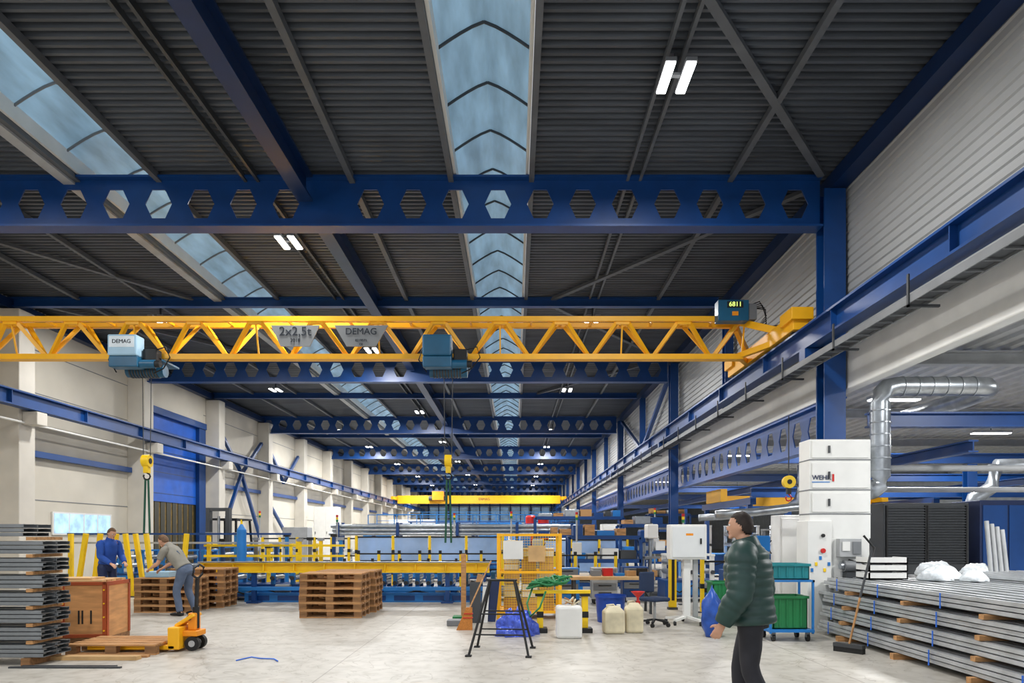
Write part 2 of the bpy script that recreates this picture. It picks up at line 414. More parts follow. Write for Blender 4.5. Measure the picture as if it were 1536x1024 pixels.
# ---------------------------------------------------------------- lamps
def mklamp(e):
    lt=thing('ceiling_lamp','twin white high bay strip lamp hanging from roof track','lamp',(2.1,8.9,7.55),group='high bay lamps')
    MB().box(-.2,-.06,-.32,.32,.02,.07,GREYM).box(.06,.2,-.32,.32,.02,.07,GREYM).box(-.07,.07,-.03,.03,.03,.07,GREYM).box(-.02,.02,-.02,.02,.07,.34,GREYD).part('housing',lt)
    MB().box(-.19,-.07,-.3,.3,0,.02,LAMP).part('lamp_panel',lt); MB().box(.07,.19,-.3,.3,0,.02,LAMP).part('lamp_panel',lt)
    ld=bpy.data.lights.new('lamp_light','AREA'); ld.shape='RECTANGLE'; ld.size=.12; ld.size_y=.6; ld.energy=e/2; ld.color=(1,.985,.965)
    for x in (-.13,.13):
        lo=bpy.data.objects.new('lamp_light',ld); COL.objects.link(lo); lo.location=(x,0,-.02); lo.parent=lt
    return lt
lt=mklamp(310); lt2=mklamp(560); lt2.location=(2.15,38.6,7.55)
pos=[(2.15,18.9),(2.15,28.0),(2.15,46),(2.15,57),(2.15,69),(2.15,81),(-4.6,3.8),(-4.6,13.9),(-4.6,22.0),(-4.6,33),(-4.6,43.5),(-4.6,55),(-4.6,67),(-4.6,80),
 (-9.8,8.5),(-9.8,18.9),(-9.8,28.0),(-9.8,38.8),(-9.8,46),(-9.8,57),(-9.8,69),(-9.8,81)]
for x,y in pos: dup(lt if y<30 else lt2,(x,y,7.55))
for x,y in ((9,8),(14,11),(9,16.2),(15,21.5),(9,27.5),(15,33.5),(9,41),(15,46)):
    s_=thing('side_bay_lamp','flat white strip lamp under side bay roof','lamp',(x,y,4.8),group='side bay lamps')
    MB().box(-.6,.6,-.12,.12,.03,.1,GREYL).box(-.01,.01,-.01,.01,.1,.405,GREYD).part('housing',s_); MB().box(-.58,.58,-.1,.1,0,.03,LAMPS).part('lamp_panel',s_)
    l2=bpy.data.objects.new('lamp_light',bpy.data.lights.new('side_light','AREA')); COL.objects.link(l2); l2.data.shape='RECTANGLE'; l2.data.size=1.1; l2.data.size_y=.2; l2.data.energy=400; l2.location=(0,0,-.03); l2.parent=s_

# ---------------------------------------------------------------- crane
cr=thing('overhead_crane','yellow lattice girder overhead crane spanning the hall','overhead crane',(0,14.3,5.31))
mb=MB(); XL,XR=-12.3,4.75; zb,zt=.02,.74
for dy in (-.22,.22): mb.box(XL,XR,dy-.05,dy+.05,zt-.04,zt+.06,YEL)
mb.box(XL,XR,-.11,.11,zb-.06,zb+.05,YEL)
n=27; p=(XR-XL)/n
for i in range(n):
    a=XL+i*p; c=a+p
    for dy in (-.2,.2):
        if i%2==0: mb.beam((a+.06,0,zb+.04),(c-.1,dy,zt-.03),.07,.075,YEL)
        else: mb.beam((a+.1,dy,zt-.03),(c-.06,0,zb+.04),.07,.075,YEL)
    if i%2==0: mb.box(c-.14,c+.14,-.24,-.2,zt-.1,zt-.03,YEL)
    if i%4==2: mb.beam((c,-.2,zt),(c,0,zb),.03,.03,YEL)
for i in range(28):
    x=XL+.02+i*.63; mb.box(x,x+.04,-.22,.22,zt-.02,zt+.03,YEL)
mb.part('bridge_girder',cr)
for x,nm in ((5.2,0),(-12.62,1)):
    mb=MB(); mb.box(x-.14,x+.14,-1.9,1.9,.03,.34,YEL)
    for yy in (-1.7,1.7): mb.cyl((x-.1,yy,.13),(x+.1,yy,.13),.125,GREYD,16); mb.box(x-.2,x+.2,yy-.28,yy+.28,.2,.42,YEL)
    sx=-1 if x>0 else 1
    mb.beam((x,-.9,.3),(x+sx*.5,-.2,.68),.1,.14,YEL); mb.beam((x,.9,.3),(x+sx*.5,.2,.68),.1,.14,YEL)
    mb.beam((x,-.9,.1),(x+sx*.5,0,.05),.1,.12,YEL); mb.beam((x,.9,.1),(x+sx*.5,0,.05),.1,.12,YEL)
    mb.part('end_carriage',cr,bev=.01)
mb=MB(); mb.box(4.1,4.72,-.55,-.3,.62,1.04,TEAL); mb.box(4.72,4.9,-.5,-.32,.66,.98,GREYM)
mb.part('control_cabinet',cr,bev=.01)
MB().box(4.28,4.6,-.57,-.55,.88,1.0,BLACK).part('display',cr); MB().box(4.38,4.5,-.57,-.55,.72,.8,ORG).part('indicator',cr)
text('6811',.13,LED,'lettering',cr,(4.44,-.575,.94))
for k in range(5): MB().tube([(4.6+.06*k,-.45,.9),(4.95+.03*k,-.5,1.02-.04*k),(5.05,-.6,.7-.05*k),(4.9,-.4,.5),(5.2,-.9,.42)],.012,BLACK,6).part('cable',cr)
SG=mat('sign_grey','#85888a',.5,var=.05)
for x0,x1,b0_,b1_,t1,t2 in ((-5.0,-4.0,-4.8,-4.2,'2x2,5t','2018'),(-3.7,-2.6,-3.45,-2.85,'DEMAG','8219571')):
    q=MB(); q.add([(b0_,-.30,.17),(b1_,-.30,.17),(x1,-.30,.6),(x0,-.30,.6),(b0_,-.27,.17),(b1_,-.27,.17),(x1,-.27,.6),(x0,-.27,.6)],[(0,1,2,3),(7,6,5,4),(0,4,5,1),(1,5,6,2),(2,6,7,3),(3,7,4,0)],SG); q.part('sign',cr,label='grey capacity plate with dark lettering')
    text(t1,.26 if 'x' in t1 else .19,INK,'lettering',cr,((x0+x1)/2,-.305,.47))
    text(t2,.1 if 'x' in t1 else .07,INK,'lettering',cr,((x0+x1)/2,-.305,.29))
text('CE',.06,INK,'lettering',cr,(-3.15,-.305,.21))
def hoist(x,label,body,txt,hookz,sling):
    h=thing('crane_hoist',label,'hoist',(x,14.3,4.85))
    mb=MB(); mb.box(-.42,.42,-.42,.42,.33,.37,TEAL)
    for xx in (-.35,.35):
        for yy in (-.2,.2): mb.cyl((xx,yy-.03,.37),(xx,yy+.03,.37),.035,GREYD,12)
    mb.part('trolley',h,bev=.005)
    mb=MB(); mb.box(-.46,.12,-.72,-.4,.34,.76,body); mb.part('motor_housing',h,bev=.03)
    MB().box(-.46,.12,-.68,-.4,.12,.34,TEAL).part('lower_housing',h,bev=.02)
    if txt: MB().box(-.42,.08,-.727,-.72,.5,.72,mat('cover_white','#d7e2e8',.4)).part('name_plate',h)
    mb=MB(); mb.cyl((-.38,-.12,.16),(.4,-.12,.16),.13,TEAL,18)
    for k in range(10): mb.cyl((-.3+k*.06,-.12,.16),(-.27+k*.06,-.12,.16),.145,GREYD,18)
    mb.part('rope_drum',h)
    mb=MB(); mb.cyl((.1,-.56,.2),(.42,-.56,.2),.085,TEAL,14); mb.cyl((.42,-.56,.2),(.52,-.56,.2),.07,BLACK,14); mb.part('drive_motor',h,bev=.005)
    MB().box(.14,.42,-.52,-.3,.28,.52,BLACK).part('gearbox',h,bev=.02)
    for q in ([(.4,-.5,.5),(.62,-.55,.55),(.68,-.5,.35),(.5,-.4,.15),(.3,-.4,.05)],[(-.46,-.5,.6),(-.56,-.5,.3),(-.4,-.5,.05)]): MB().tube(q,.013,BLACK,6).part('cable',h)
    if txt: text('DEMAG',.11,INK,'lettering',h,(-.17,-.731,.61))
    z=hookz-4.85
    for dx in (-.09,.09): MB().cyl((dx,-.1,.12),(dx*.8,-.1,z+.3),.009,GREYD,6).part('wire_rope',h)
    mb=MB(); mb.cyl((-.07,-.1,z+.2),(.07,-.1,z+.2),.13,YELB,18); mb.cyl((-.08,-.1,z+.2),(.08,-.1,z+.2),.06,BLACK,12); mb.box(-.05,.05,-.16,-.04,z-.05,z+.1,YELB); mb.part('hook_block',h,bev=.005)
    MB().tube([(0,-.1,z-.04)]+[(.07*math.sin(a),-.1,z-.12-.07*math.cos(a)+.0) for a in [math.radians(q) for q in (170,130,90,45,0,-45,-90,-120)]],.018,BLACK,8).part('hook',h)
    for sx in (-1,1): MB().cyl((sx*.03,-.1,z-.19),(sx*.06,-.1,z-sling),.022,GREEND,8).part('lifting_sling',h,label='dark green lifting sling')
    return h
hoist(-7.65,'pale blue crane hoist trolley with hanging yellow hook block',PALEB,1,2.95,1.3)
hoist(-1.38,'teal crane hoist trolley with hanging yellow hook block',TEAL,0,2.95,1.5)
fc=thing('overhead_crane','distant yellow box girder crane across the hall','overhead crane',(0,72,5.31))
MB().box(-12.3,4.8,-.3,.3,-.35,.5,YEL).part('bridge_girder',fc,bev=.02)
MB().box(5.05,5.35,-1.6,1.6,.03,.35,YEL).box(4.7,5.1,-.25,.25,.05,.4,YEL).part('end_carriage',fc); MB().box(-12.77,-12.47,-1.6,1.6,.03,.35,YEL).box(-12.5,-12.2,-.25,.25,.05,.4,YEL).part('end_carriage',fc)
MB().box(-8.6,-7.4,-.9,-.3,.0,.9,ORG).cyl((-9,-.5,.2),(-7.2,-.5,.2),.25,GREYD).part('hoist_trolley',fc)
text('DEMAG',.35,INK,'lettering',fc,(-3.2,-.31,.1))
sc_=thing('overhead_crane','small yellow box girder crane in the side bay','overhead crane',(0,22,2.55))
MB().box(6.5,11.5,-.15,.15,0,.32,YEL).part('bridge_girder',sc_,bev=.01); MB().box(6.4,6.6,-.8,.8,.1,.5,YEL).part('end_carriage',sc_); MB().box(11.4,11.6,-.8,.8,.1,.5,YEL).part('end_carriage',sc_)
for x in (6.5,11.5):
    t=thing('side_crane_runway','blue side bay crane runway on posts','crane rail',(x,0,0)); MB().box(-.08,.08,18.6,23.4,2.45,2.64,BLUE).part('runway_beam',t)
    for y in (18.9,23.1): MB().box(-.07,.07,y-.07,y+.07,0,2.45,BLUE).part('post',t)
hb=thing('hook_block','yellow and black crane hook block hanging on chain','hook',(5.62,14,2.45))
MB().cyl((0,-.05,.25),(0,.05,.25),.13,YELB,18).cyl((0,-.06,.25),(0,.06,.25),.05,BLACK,12).box(-.04,.04,-.04,.04,.0,.14,BLACK).part('pulley',hb)
MB().cyl((0,0,.36),(0,0,1.6),.012,GREYD,6).part('chain',hb)
MB().tube([(0,0,0)]+[(.06*math.sin(a),0,-.08-.06*math.cos(a)) for a in [math.radians(q) for q in (150,100,45,0,-45,-90,-120)]],.016,RED,8).part('hook',hb)

# ---------------------------------------------------------------- pallets
def pallet_mb():
    mb=MB(); 
    for i in range(5): y=-.4+i*.1725; mb.box(-.6,.6,y,y+.11,.122,.144,WOOD)
    for x in (-.6,-.0725,.455): mb.box(x,x+.145,-.4,.4,.1,.122,WOOD2)
    for x in (-.6,-.0725,.455):
        for y in (-.4,-.05,.3): mb.box(x,x+.145,y,y+.1,.022,.1,WOOD2 if y else WOOD)
    for y in (-.4,-.05,.3): mb.box(-.6,.6,y,y+.1,0,.022,WOOD)
    return mb
P0=None
def pstack(x,y,n,rz=0,lab='worn wooden pallet in a stack',grp='stacked wooden pallets',z=0):
    global P0
    for i in range(n):
        l=(x+R.uniform(-.02,.02),y+R.uniform(-.02,.02),z+i*.1445); r=rz+R.uniform(-.03,.03)
        if P0 is None: P0=pallet_mb().top('wooden_pallet',lab,'pallet',l,(0,0,r),group=grp)
        else:
            o=dup(P0,l,r); o['label']=lab; o['group']=grp
pstack(-3.57,13.65,6); pstack(-3.5,14.6,6)
pstack(-7.3,14.55,5,0); pstack(-7.05,15.5,6)
pstack(-5.42,9.55,1,lab='single wooden pallet on pallet truck forks',grp='floor pallet',z=.0)
MB().box(-5.95,-4.85,8.75,8.87,0,.05,PLY).top('timber_batten','pale timber batten lying on the floor','timber')
MB().box(-5.9,-4.82,8.95,9.03,0,.03,WOOD).top('timber_batten','brown timber batten lying beside pallet','timber')
for k,(x0,x1) in enumerate(((-6.1,-4.75),(-6.0,-4.85))): MB().box(x0,x1,8.22+k*.08,8.26+k*.08,0,.02,GREYD).top('steel_strip','thin dark steel strip lying on concrete','steel strip')
MB().tube([(-3.55,8.7,.01),(-3.45,8.95,.01),(-3.3,8.85,.01),(-3.1,8.8,.012),(-3.0,8.65,.01)],.008,STRAP,6).top('blue_strap','loose blue plastic strap on the floor','strap')

pj=thing('pallet_truck','yellow orange hand pallet truck with black handle','pallet truck',(-4.56,9.6,0),rz=.0)
for dy in (-.175,.175): MB().box(-1.3,-.1,dy-.075,dy+.075,.035,.095,YEL).part('fork',pj,bev=.01)
mb=MB(); mb.box(-.2,-.04,-.25,.25,.035,.34,YEL); mb.beam((-.16,0,.34),(.1,0,.5),.26,.05,YEL); mb.box(-.05,.16,-.14,.14,.2,.28,ORG); mb.box(.0,.11,-.08,.08,.28,.52,ORG); mb.part('body',pj,bev=.015)
for dy in (-.1,.1): MB().cyl((.08,dy-.035,.1),(.08,dy+.035,.1),.1,BLACK,20).cyl((.08,dy-.04,.1),(.08,dy+.04,.1),.045,GREYL,14).part('wheel',pj)
mb=MB(); mb.cyl((.08,0,.3),(.08,0,.6),.045,BLACK); mb.beam((.08,0,.5),(.1,0,1.02),.06,.03,BLACK,up=(1,0,0)); mb.tube([(.1,-.02,1.0),(.1,-.14,1.05),(.12,-.15,1.15),(.12,0,1.2),(.12,.15,1.15),(.1,.14,1.05),(.1,.02,1.0)],.016,BLACK); mb.cyl((.02,-.1,.45),(.02,.1,.45),.035,GREYD); mb.part('handle',pj)

cratte=thing('wooden_crate','light timber transport crate with red brown frame edges','crate',(-6.5,10.4,0),rz=.1)
MB().box(-.44,.44,-.38,.38,0,.1,WOOD2).part('skid',cratte)
mb=MB(); mb.box(-.42,.42,-.36,.36,.1,.9,CRW)
mb.box(-.18,.43,-.385,-.36,.1,.9,CRW); mb.box(.42,.445,-.36,.36,.1,.9,CRW)
for k in range(4): mb.box(-.42,-.19,-.385,-.36,.11+k*.2,.295+k*.2,WOOD2)
for x in (-.18,.395): mb.box(x,x+.05,-.4,-.385,.1,.92,REDW)
mb.box(-.18,.445,-.4,-.385,.87,.92,REDW); mb.box(-.18,.445,-.4,-.385,.1,.15,REDW); mb.box(.445,.46,-.385,-.33,.1,.92,REDW); mb.box(.445,.46,.3,.36,.1,.92,REDW); mb.box(.445,.46,-.36,.36,.86,.92,REDW)
for x in (-.155,.42):
    for z in (.2,.4,.6,.8): mb.cyl((x,-.41,z),(x,-.395,z),.012,YELB,8)
for x in (.05,.1,.22): mb.box(x,x+.025,-.39,-.383,.3,.5,BLACK)
mb.part('body',cratte,bev=.004)
mb=MB()
for i in range(5): mb.box(-.46,.38,-.38+i*.155,-.25+i*.155,.91,.94,WOOD if i%2 else PLY)
mb.box(-.5,.2,-.3,.1,.94,.97,PLY); mb.part('lid',cratte)

# ---------------------------------------------------------------- steel profile stacks
def channel(L,w,h,m):
    mb=MB(); t=.006
    mb.box(0,L,0,w,0,t,m); mb.box(0,L,0,t,0,h,m); mb.box(0,L,w-t,w,0,h,m); mb.box(0,L,t,w*.25,h-t,h,m); mb.box(0,L,w*.75,w-t,h-t,h,m)
    return mb
ch=None
zz=.1
for tier in range(8):
    for row in range(3):
        for col in range(2):
            l=(-10.36+R.uniform(-.02,.02)-(.25 if tier==7 else 0),8.4+col*.26,zz+row*.053)
            if ch is None: ch=channel(4.55,.25,.045,STEELD).top('steel_profile','grey galvanised steel channel profile in a bundled stack','steel profile',l,group='left steel profile stack')
            else: dup(ch,l)
    if tier<7:
        for x in (-9.2,-7.4,-6.0): MB().box(x,x+.08,8.38,8.94,zz+.165,zz+.205,WOOD).top('timber_spacer','short timber spacer between profile bundles','timber',group='timber spacers')
    zz+=.213
for x in (-9.2,-7.4,-6.05): MB().box(x,x+.1,8.36,8.96,0,.095,WOOD2).top('timber_spacer','thick timber bearer under profile stack','timber',group='timber spacers')
rs=None
for tier in range(4):
    z=.08+tier*.225
    for row in range(3):
        for col in range(8):
            if tier<3 and col>1: continue
            l=(4.95+tier*.045+col*.25+R.uniform(-.02,.02)+.25,5.0+R.uniform(-.12,.12),z+row*.055)
            if rs is None:
                rs=channel(6.2,.24,.05,STEELM).top('steel_profile','bright galvanised steel profile in a long stack','steel profile',l,(0,0,math.pi/2),group='right steel profile stack')
            else: dup(rs,l)
    for y in (5.8,7.3,8.8,10.3):
        MB().box(4.88+tier*.045,6.9,y,y+.08,z-.055 if tier else 0,z-.003,WOOD).top('timber_spacer','timber spacer between long profiles','timber',group='timber spacers')
    for y in (6.6,8.1,9.5,10.7): MB().box(4.915+tier*.045,4.922+tier*.045,y,y+.02,z-.02,z+.165,STRAP).top('blue_strap','short blue strapping band around profile bundle','strap',group='blue strapping bands')
for k in range(6):
    dup(rs,(7.45+k*.27,5.2+.1*k,.945))
MB().box(7.15,8.8,5.3,11,0,.94,STEELD).top('profile_bundle','dense bundle of grey steel profiles','steel profile',bev=.01,kind='stuff')

# ---------------------------------------------------------------- right foreground objects
br_=thing('push_broom','push broom with long wooden handle leaning on profiles','broom',(4.58,9.35,0))
MB().box(-.2,.2,-.05,.05,.07,.12,GREYD).part('broom_head',br_,rot=(0,0,-.9)); MB().box(-.2,.2,-.04,.04,0,.07,BLACK).part('bristles',br_,rot=(0,0,-.9))
MB().cyl((0,0,.1),(.16,.02,.75),.014,WOOD).cyl((.16,.02,.75),(.33,.04,1.4),.016,GREYD).part('handle',br_)
wm=thing('filter_unit','tall white dust filter unit with control boxes','filter machine',(5.4,11.35,0))
mb=MB(); mb.box(-.5,.52,0,.42,1.55,3.2,WHITE)
for z in (1.95,2.35,2.85): mb.box(-.51,.53,-.01,.42,z,z+.02,GREYM)
mb.part('housing',wm,bev=.01)
mb=MB(); mb.box(-.55,-.15,-.05,.4,0,1.85,WHITE); mb.box(-.16,.5,.0,.42,.1,1.56,WHITE); mb.part('body',wm,bev=.01)
for z,h in ((1.99,.32),(2.39,.42),(2.89,.28)):
    q=MB().box(-.46,.48,-.02,.0,z,z+h,WHITE).part('door',wm,bev=.005)
    MB().box(-.2,-.17,-.045,-.02,z+h/2-.06,z+h/2+.06,GREYD).part('handle',q)
text('WEHR',.11,NAVY,'lettering',wm,(-.31,-.028,2.56)); MB().box(-.13,-.1,-.03,-.02,2.5,2.62,RED).part('logo_bar',wm); MB().box(-.47,-.17,-.025,-.02,2.48,2.495,BLUEL).part('logo_bar',wm)
MB().box(-.06,.3,-.14,0,1.25,1.55,GREYL).part('control_panel',wm,bev=.006); MB().box(-.02,.1,-.16,-.14,1.35,1.5,WHITE).part('switch_plate',wm); MB().box(.15,.28,-.16,-.14,1.3,1.5,GREYM).part('switch_plate',wm)
MB().cyl((-.3,-.08,1.35),(-.3,-.05,1.35),.04,RED).part('stop_button',wm); MB().cyl((-.3,-.08,1.6),(-.3,-.05,1.6),.03,BLACK).part('knob',wm)
MB().cyl((.02,-.1,1.1),(.3,-.1,1.1),.09,GREYM).cyl((-.04,-.1,1.1),(.02,-.1,1.1),.06,STEEL).part('motor',wm); MB().box(.05,.35,-.15,0,.85,1.0,GREYD).part('valve_box',wm)
for k in range(5): MB().box(-.5+k*.07,-.46+k*.07,-.06,-.05,1.0+.1*(k%3),1.06+.1*(k%3),YELB if k%2 else BLUEL).part('warning_label',wm)
for q in ([(.1,-.1,1.2),(.4,-.2,1.1),(.5,-.15,1.4),(.35,-.1,1.6)],[(-.1,-.1,.9),(0,-.25,.7),(.3,-.2,.8)],[(.3,-.1,1.1),(.45,-.15,.9),(.4,-.1,.6)]): MB().tube(q,.02,BLACK,6).part('hose',wm)
mb=MB(); r=.16; XD=6.2
path=[(5.96,11.58,2.35),(6.08,11.58,2.38),(6.17,11.58,2.46),(XD,11.58,2.6),(XD,11.58,3.85),(XD+.03,11.58,4.0),(XD+.12,11.58,4.1),(XD+.27,11.58,4.13),(7.8,11.58,4.13),(8.02,11.62,4.13),(8.15,11.75,4.13),(8.15,11.95,4.1),(8.1,12.4,4.05),(8.0,14.6,4.0)]
mb.tube(path,r,STEEL,20)
for k in range(6): mb.cyl((6.55+k*.24,11.58,4.13),(6.57+k*.24,11.58,4.13),r+.012,STEEL,20)
for k in range(6): mb.cyl((XD,11.58,2.7+k*.2),(XD,11.58,2.72+k*.2),r+.012,STEEL,20)
mb.top('ventilation_duct','galvanised spiral ventilation duct with elbows','duct')
mb=MB(); mb.tube([(11,15.6,3.2),(10.9,15.6,2.7),(10.5,15.6,2.45),(10.4,15.6,2.1)],.16,STEEL,16); mb.cyl((10.4,15.6,2.1),(10.4,15.6,1.8),.2,STEEL,16,.35); mb.tube([(11,15.6,3.2),(14,15.6,3.25)],.15,STEEL,16); mb.top('ventilation_duct','galvanised extraction duct with hood','duct')
lb=thing('louvered_enclosure','dark louvered machine enclosure in blue frame','machine enclosure',(8.2,13.6,0))
MB().box(-.85,.85,0,1.2,0,2.25,GREYD).part('body',lb,bev=.01)
for x in (-.78,.03):
    mb=MB()
    for k in range(22): mb.box(x,x+.75,-.03,.002,1.05+k*.052,1.075+k*.052,MESHB)
    for dx in (-.03,.74): mb.box(x+dx,x+dx+.03,-.035,0.002,1,2.2,BLACK)
    mb.part('louver',lb)
bc=thing('blue_container','tall dark blue steel cabinet with doors','cabinet',(9.75,13.5,0))
MB().box(-.55,.55,0,.9,0,2.3,NAVY).part('body',bc,bev=.015)
for x in (-.5,.02): 
    q=MB().box(x,x+.48,-.02,0,.1,2.2,BLUE).part('door',bc); MB().box(x+.4,x+.42,-.05,-.02,1.1,1.3,GREYL).part('handle',q)
for k in range(4):
    MB().cyl((8.1+k*.09,11.6,.9),(8.12+k*.09,11.75,1.85-.05*k),.035,GREYL,12).top('plastic_tube','upright grey plastic tube standing behind profiles','tube',group='plastic tubes')
tb=thing('work_table','steel work table with plastic wrapped parts','table',(7.9,11.9,0))
MB().box(-.9,1.6,-.4,.4,.84,.9,GREYL).part('table_top',tb)
for x in (-.85,1.5):
    for y in (-.35,.3): MB().box(x,x+.06,y,y+.06,0,.84,BLUE).part('leg',tb)
for k,(x,y,z,s) in enumerate(((6.35,10.3,.93,.2),(6.75,10.7,.93,.2),(7.3,11.85,.9,.26),(7.95,11.75,.9,.22),(6.8,10.1,.93,.16))):
    def fn(p,d): 
        q=1+.1*math.sin(5*d.x+k)*math.sin(4*d.y+3*d.z+k)+.05*math.sin(19*d.x+k)*math.sin(15*d.y+9*d.z); return V((p.x*q,p.y*q,max(p.z*q,-.0)))
    MB().ell((0,0,0),(s*1.2,s*.9,s*1.0),mat('clear_film','#d5dbde',.3,var=.2,scale=15,bump=.5),30,20,fn=fn).top('plastic_wrap','crumpled clear white plastic wrapping','plastic wrap',(x,y,z),group='plastic wrapping')
for k in range(3): MB().box(-.3,.3,-.2,.2,k*.12,k*.12+.02,GREYL).box(-.3,.3,-.2,-.18,k*.12,k*.12+.1,WHITE).box(-.3,-.28,-.2,.2,k*.12,k*.12+.1,WHITE).box(.28,.3,-.2,.2,k*.12,k*.12+.1,WHITE).top('plastic_tray','grey white plastic stacking tray','tray',(5.75,10.7,.925),group='stacked plastic trays')
for k in range(4): MB().box(-.4,.4,-.3,.3,0,.022,WHITE).top('folded_sheet','folded white plastic sheet on profiles','sheet',(7.9,9.3,1.0+k*.024),rot=(0,0,.1*k),group='white folded sheets')
for k in range(3): MB().box(-.35,.35,-.02,.02,0,.5,GREYM).top('sheet_panel','grey sheet metal panel leaning on stack','panel',(8.3+k*.12,10.0+k*.15,.99),(-.25,0,.2),group='grey metal panels')

ct=thing('bin_trolley','blue framed trolley carrying green bins','trolley',(4.18,10.55,0))
mb=MB()
for x in (-.32,.32):
    for y in (-.25,.25): mb.box(x-.015,x+.015,y-.015,y+.015,.12,.92,BLUEL)
mb.box(-.34,.34,-.27,.27,.14,.18,BLUEL); mb.box(-.34,.34,-.27,-.24,.9,.93,BLUEL); mb.box(-.34,.34,.24,.27,.9,.93,BLUEL); mb.box(-.34,-.31,-.27,.27,.9,.93,BLUEL); mb.box(.31,.34,-.27,.27,.9,.93,BLUEL)
mb.part('frame',ct)
for x in (-.26,.26):
    for y in (-.2,.2): MB().cyl((x-.02,y,.055),(x+.02,y,.055),.055,BLACK,14).box(x-.03,x+.03,y-.02,y+.02,.06,.14,GREYM).part('caster_wheel',ct)
def binmb(w,d,h,m,t=.02):
    mb=MB(); mb.box(-w,w,-d,d,0,t,m); mb.box(-w,w,-d,-d+t,0,h,m); mb.box(-w,w,d-t,d,0,h,m); mb.box(-w,-w+t,-d,d,0,h,m); mb.box(w-t,w,-d,d,0,h,m)
    mb.box(-w-.02,w+.02,-d-.02,-d,h-.04,h,m); mb.box(-w-.02,w+.02,d,d+.02,h-.04,h,m); mb.box(-w-.02,-w,-d,d,h-.04,h,m); mb.box(w,w+.02,-d,d,h-.04,h,m)
    for k in range(4): mb.box(-w+.1+k*(2*w-.2)/3-.01,-w+.1+k*(2*w-.2)/3+.01,-d-.012,-d,.03,h-.04,m)
    return mb
binmb(.26,.2,.5,GREEN).top('plastic_bin','green plastic bin sitting in blue trolley','bin',(4.18,10.55,.185),bev=.004)
binmb(.28,.22,.24,mat('teal_plastic','#1a7f86',.45)).top('plastic_bin','teal plastic tray sitting on trolley','bin',(4.18,10.55,.935),bev=.004)
binmb(.2,.2,.78,GREEN).top('waste_bin','green plastic waste bin with black liner','bin',(3.72,12.3,0),bev=.005)
binmb(.17,.17,.85,GREEND).top('waste_bin','dark green plastic waste bin','bin',(4.25,12.4,0),bev=.005)
def fnb(p,d):
    q=1+.12*math.sin(5*d.x+2)*math.sin(8*d.z+4*d.y)+.05*math.sin(14*d.x)*math.sin(17*d.z+9*d.y); zz=p.z if p.z>-.36 else -.36
    s=1 if d.z<.45 else max(.22,1-(d.z-.45)*1.7)
    return V((p.x*q*s,p.y*q*s,zz*1.0))
MB().ell((0,0,.36),(.16,.16,.46),mat('blue_bag','#1f4fa8',.35,var=.3,scale=8,bump=.5),36,26,fn=fnb).top('rubbish_bag','tied blue plastic rubbish bag standing on floor','bag',(3.12,10.8,0))

cs=thing('control_stand','white control cabinet on wheeled pedestal stand','control cabinet',(3.12,12.4,0))
MB().box(-.33,.33,-.15,.15,1.17,1.8,WHITE).part('cabinet_body',cs,bev=.015)
q=MB().box(-.29,.29,-.17,-.15,1.21,1.76,mat('white_door','#dcdfdf',.5,var=.04)).part('door',cs,bev=.005); MB().box(.2,.23,-.19,-.17,1.45,1.55,BLACK).part('handle',q); 
MB().box(-.05,.08,-.171,-.17,1.6,1.64,ORG).part('warning_label',cs)
mb=MB(); mb.box(-.06,.06,-.06,.06,.12,1.17,WHITE); mb.part('pedestal',cs,bev=.005); MB().box(.12,.2,-.04,.04,.12,1.17,GREYL).part('pedestal',cs)
mb=MB()
for a in (.4,1.5,2.7,3.9,5.2): mb.beam((0,0,.13),(.38*math.cos(a),.38*math.sin(a),.09),.06,.04,WHITE)
mb.part('base',cs)
for a in (.4,1.5,2.7,3.9,5.2): x,y=.37*math.cos(a),.37*math.sin(a); MB().cyl((x-.02,y,.04),(x+.02,y,.04),.04,BLACK,12).part('caster_wheel',cs)
yb=thing('safety_post','yellow machine safety light post on floor','post',(3.42,14.8,0)); MB().box(-.1,.1,-.08,.08,0,.05,GREYD).part('base',yb); MB().box(-.08,.08,-.06,.06,.05,1.35,YELB).part('post',yb,bev=.01); MB().box(-.03,.03,-.07,-.06,.2,1.2,BLACK).part('sensor_strip',yb)
oc=thing('office_chair','dark blue swivel work chair with five star base','chair',(2.48,12.1,0),rz=.6)
CH=mat('chair_fabric','#233452',.8)
MB().box(-.2,.2,-.2,.2,.44,.51,CH).part('seat',oc,bev=.03); MB().box(-.18,.18,.17,.22,.58,.95,CH).part('backrest',oc,bev=.025)
mb=MB(); mb.cyl((0,0,.1),(0,0,.44),.025,GREYL); mb.beam((0,.1,.45),(0,.22,.62),.05,.02,BLACK); mb.part('column',oc)
mb=MB()
for k in range(5): a=k*1.2566; mb.beam((0,0,.12),(.26*math.cos(a),.26*math.sin(a),.08),.04,.03,BLACK)
mb.part('base',oc)
for k in range(5): a=k*1.2566; x,y=.26*math.cos(a),.26*math.sin(a); MB().cyl((x-.02,y,.035),(x+.02,y,.035),.035,BLACK,12).part('caster_wheel',oc)
mb=MB(); mb.cyl((0,0,0),(0,0,.5),.24,BPLAST,28,.28,cap=False); mb.cyl((0,0,.01),(0,0,.02),.24,BPLAST,28); mb.cyl((0,0,.46),(0,0,.5),.295,BPLAST,28,.295,cap=False); mb.cyl((0,0,.4),(0,0,.405),.26,BLUED,28); mb.top('plastic_tub','round blue plastic tub on the floor','tub',(1.78,12.7,0))
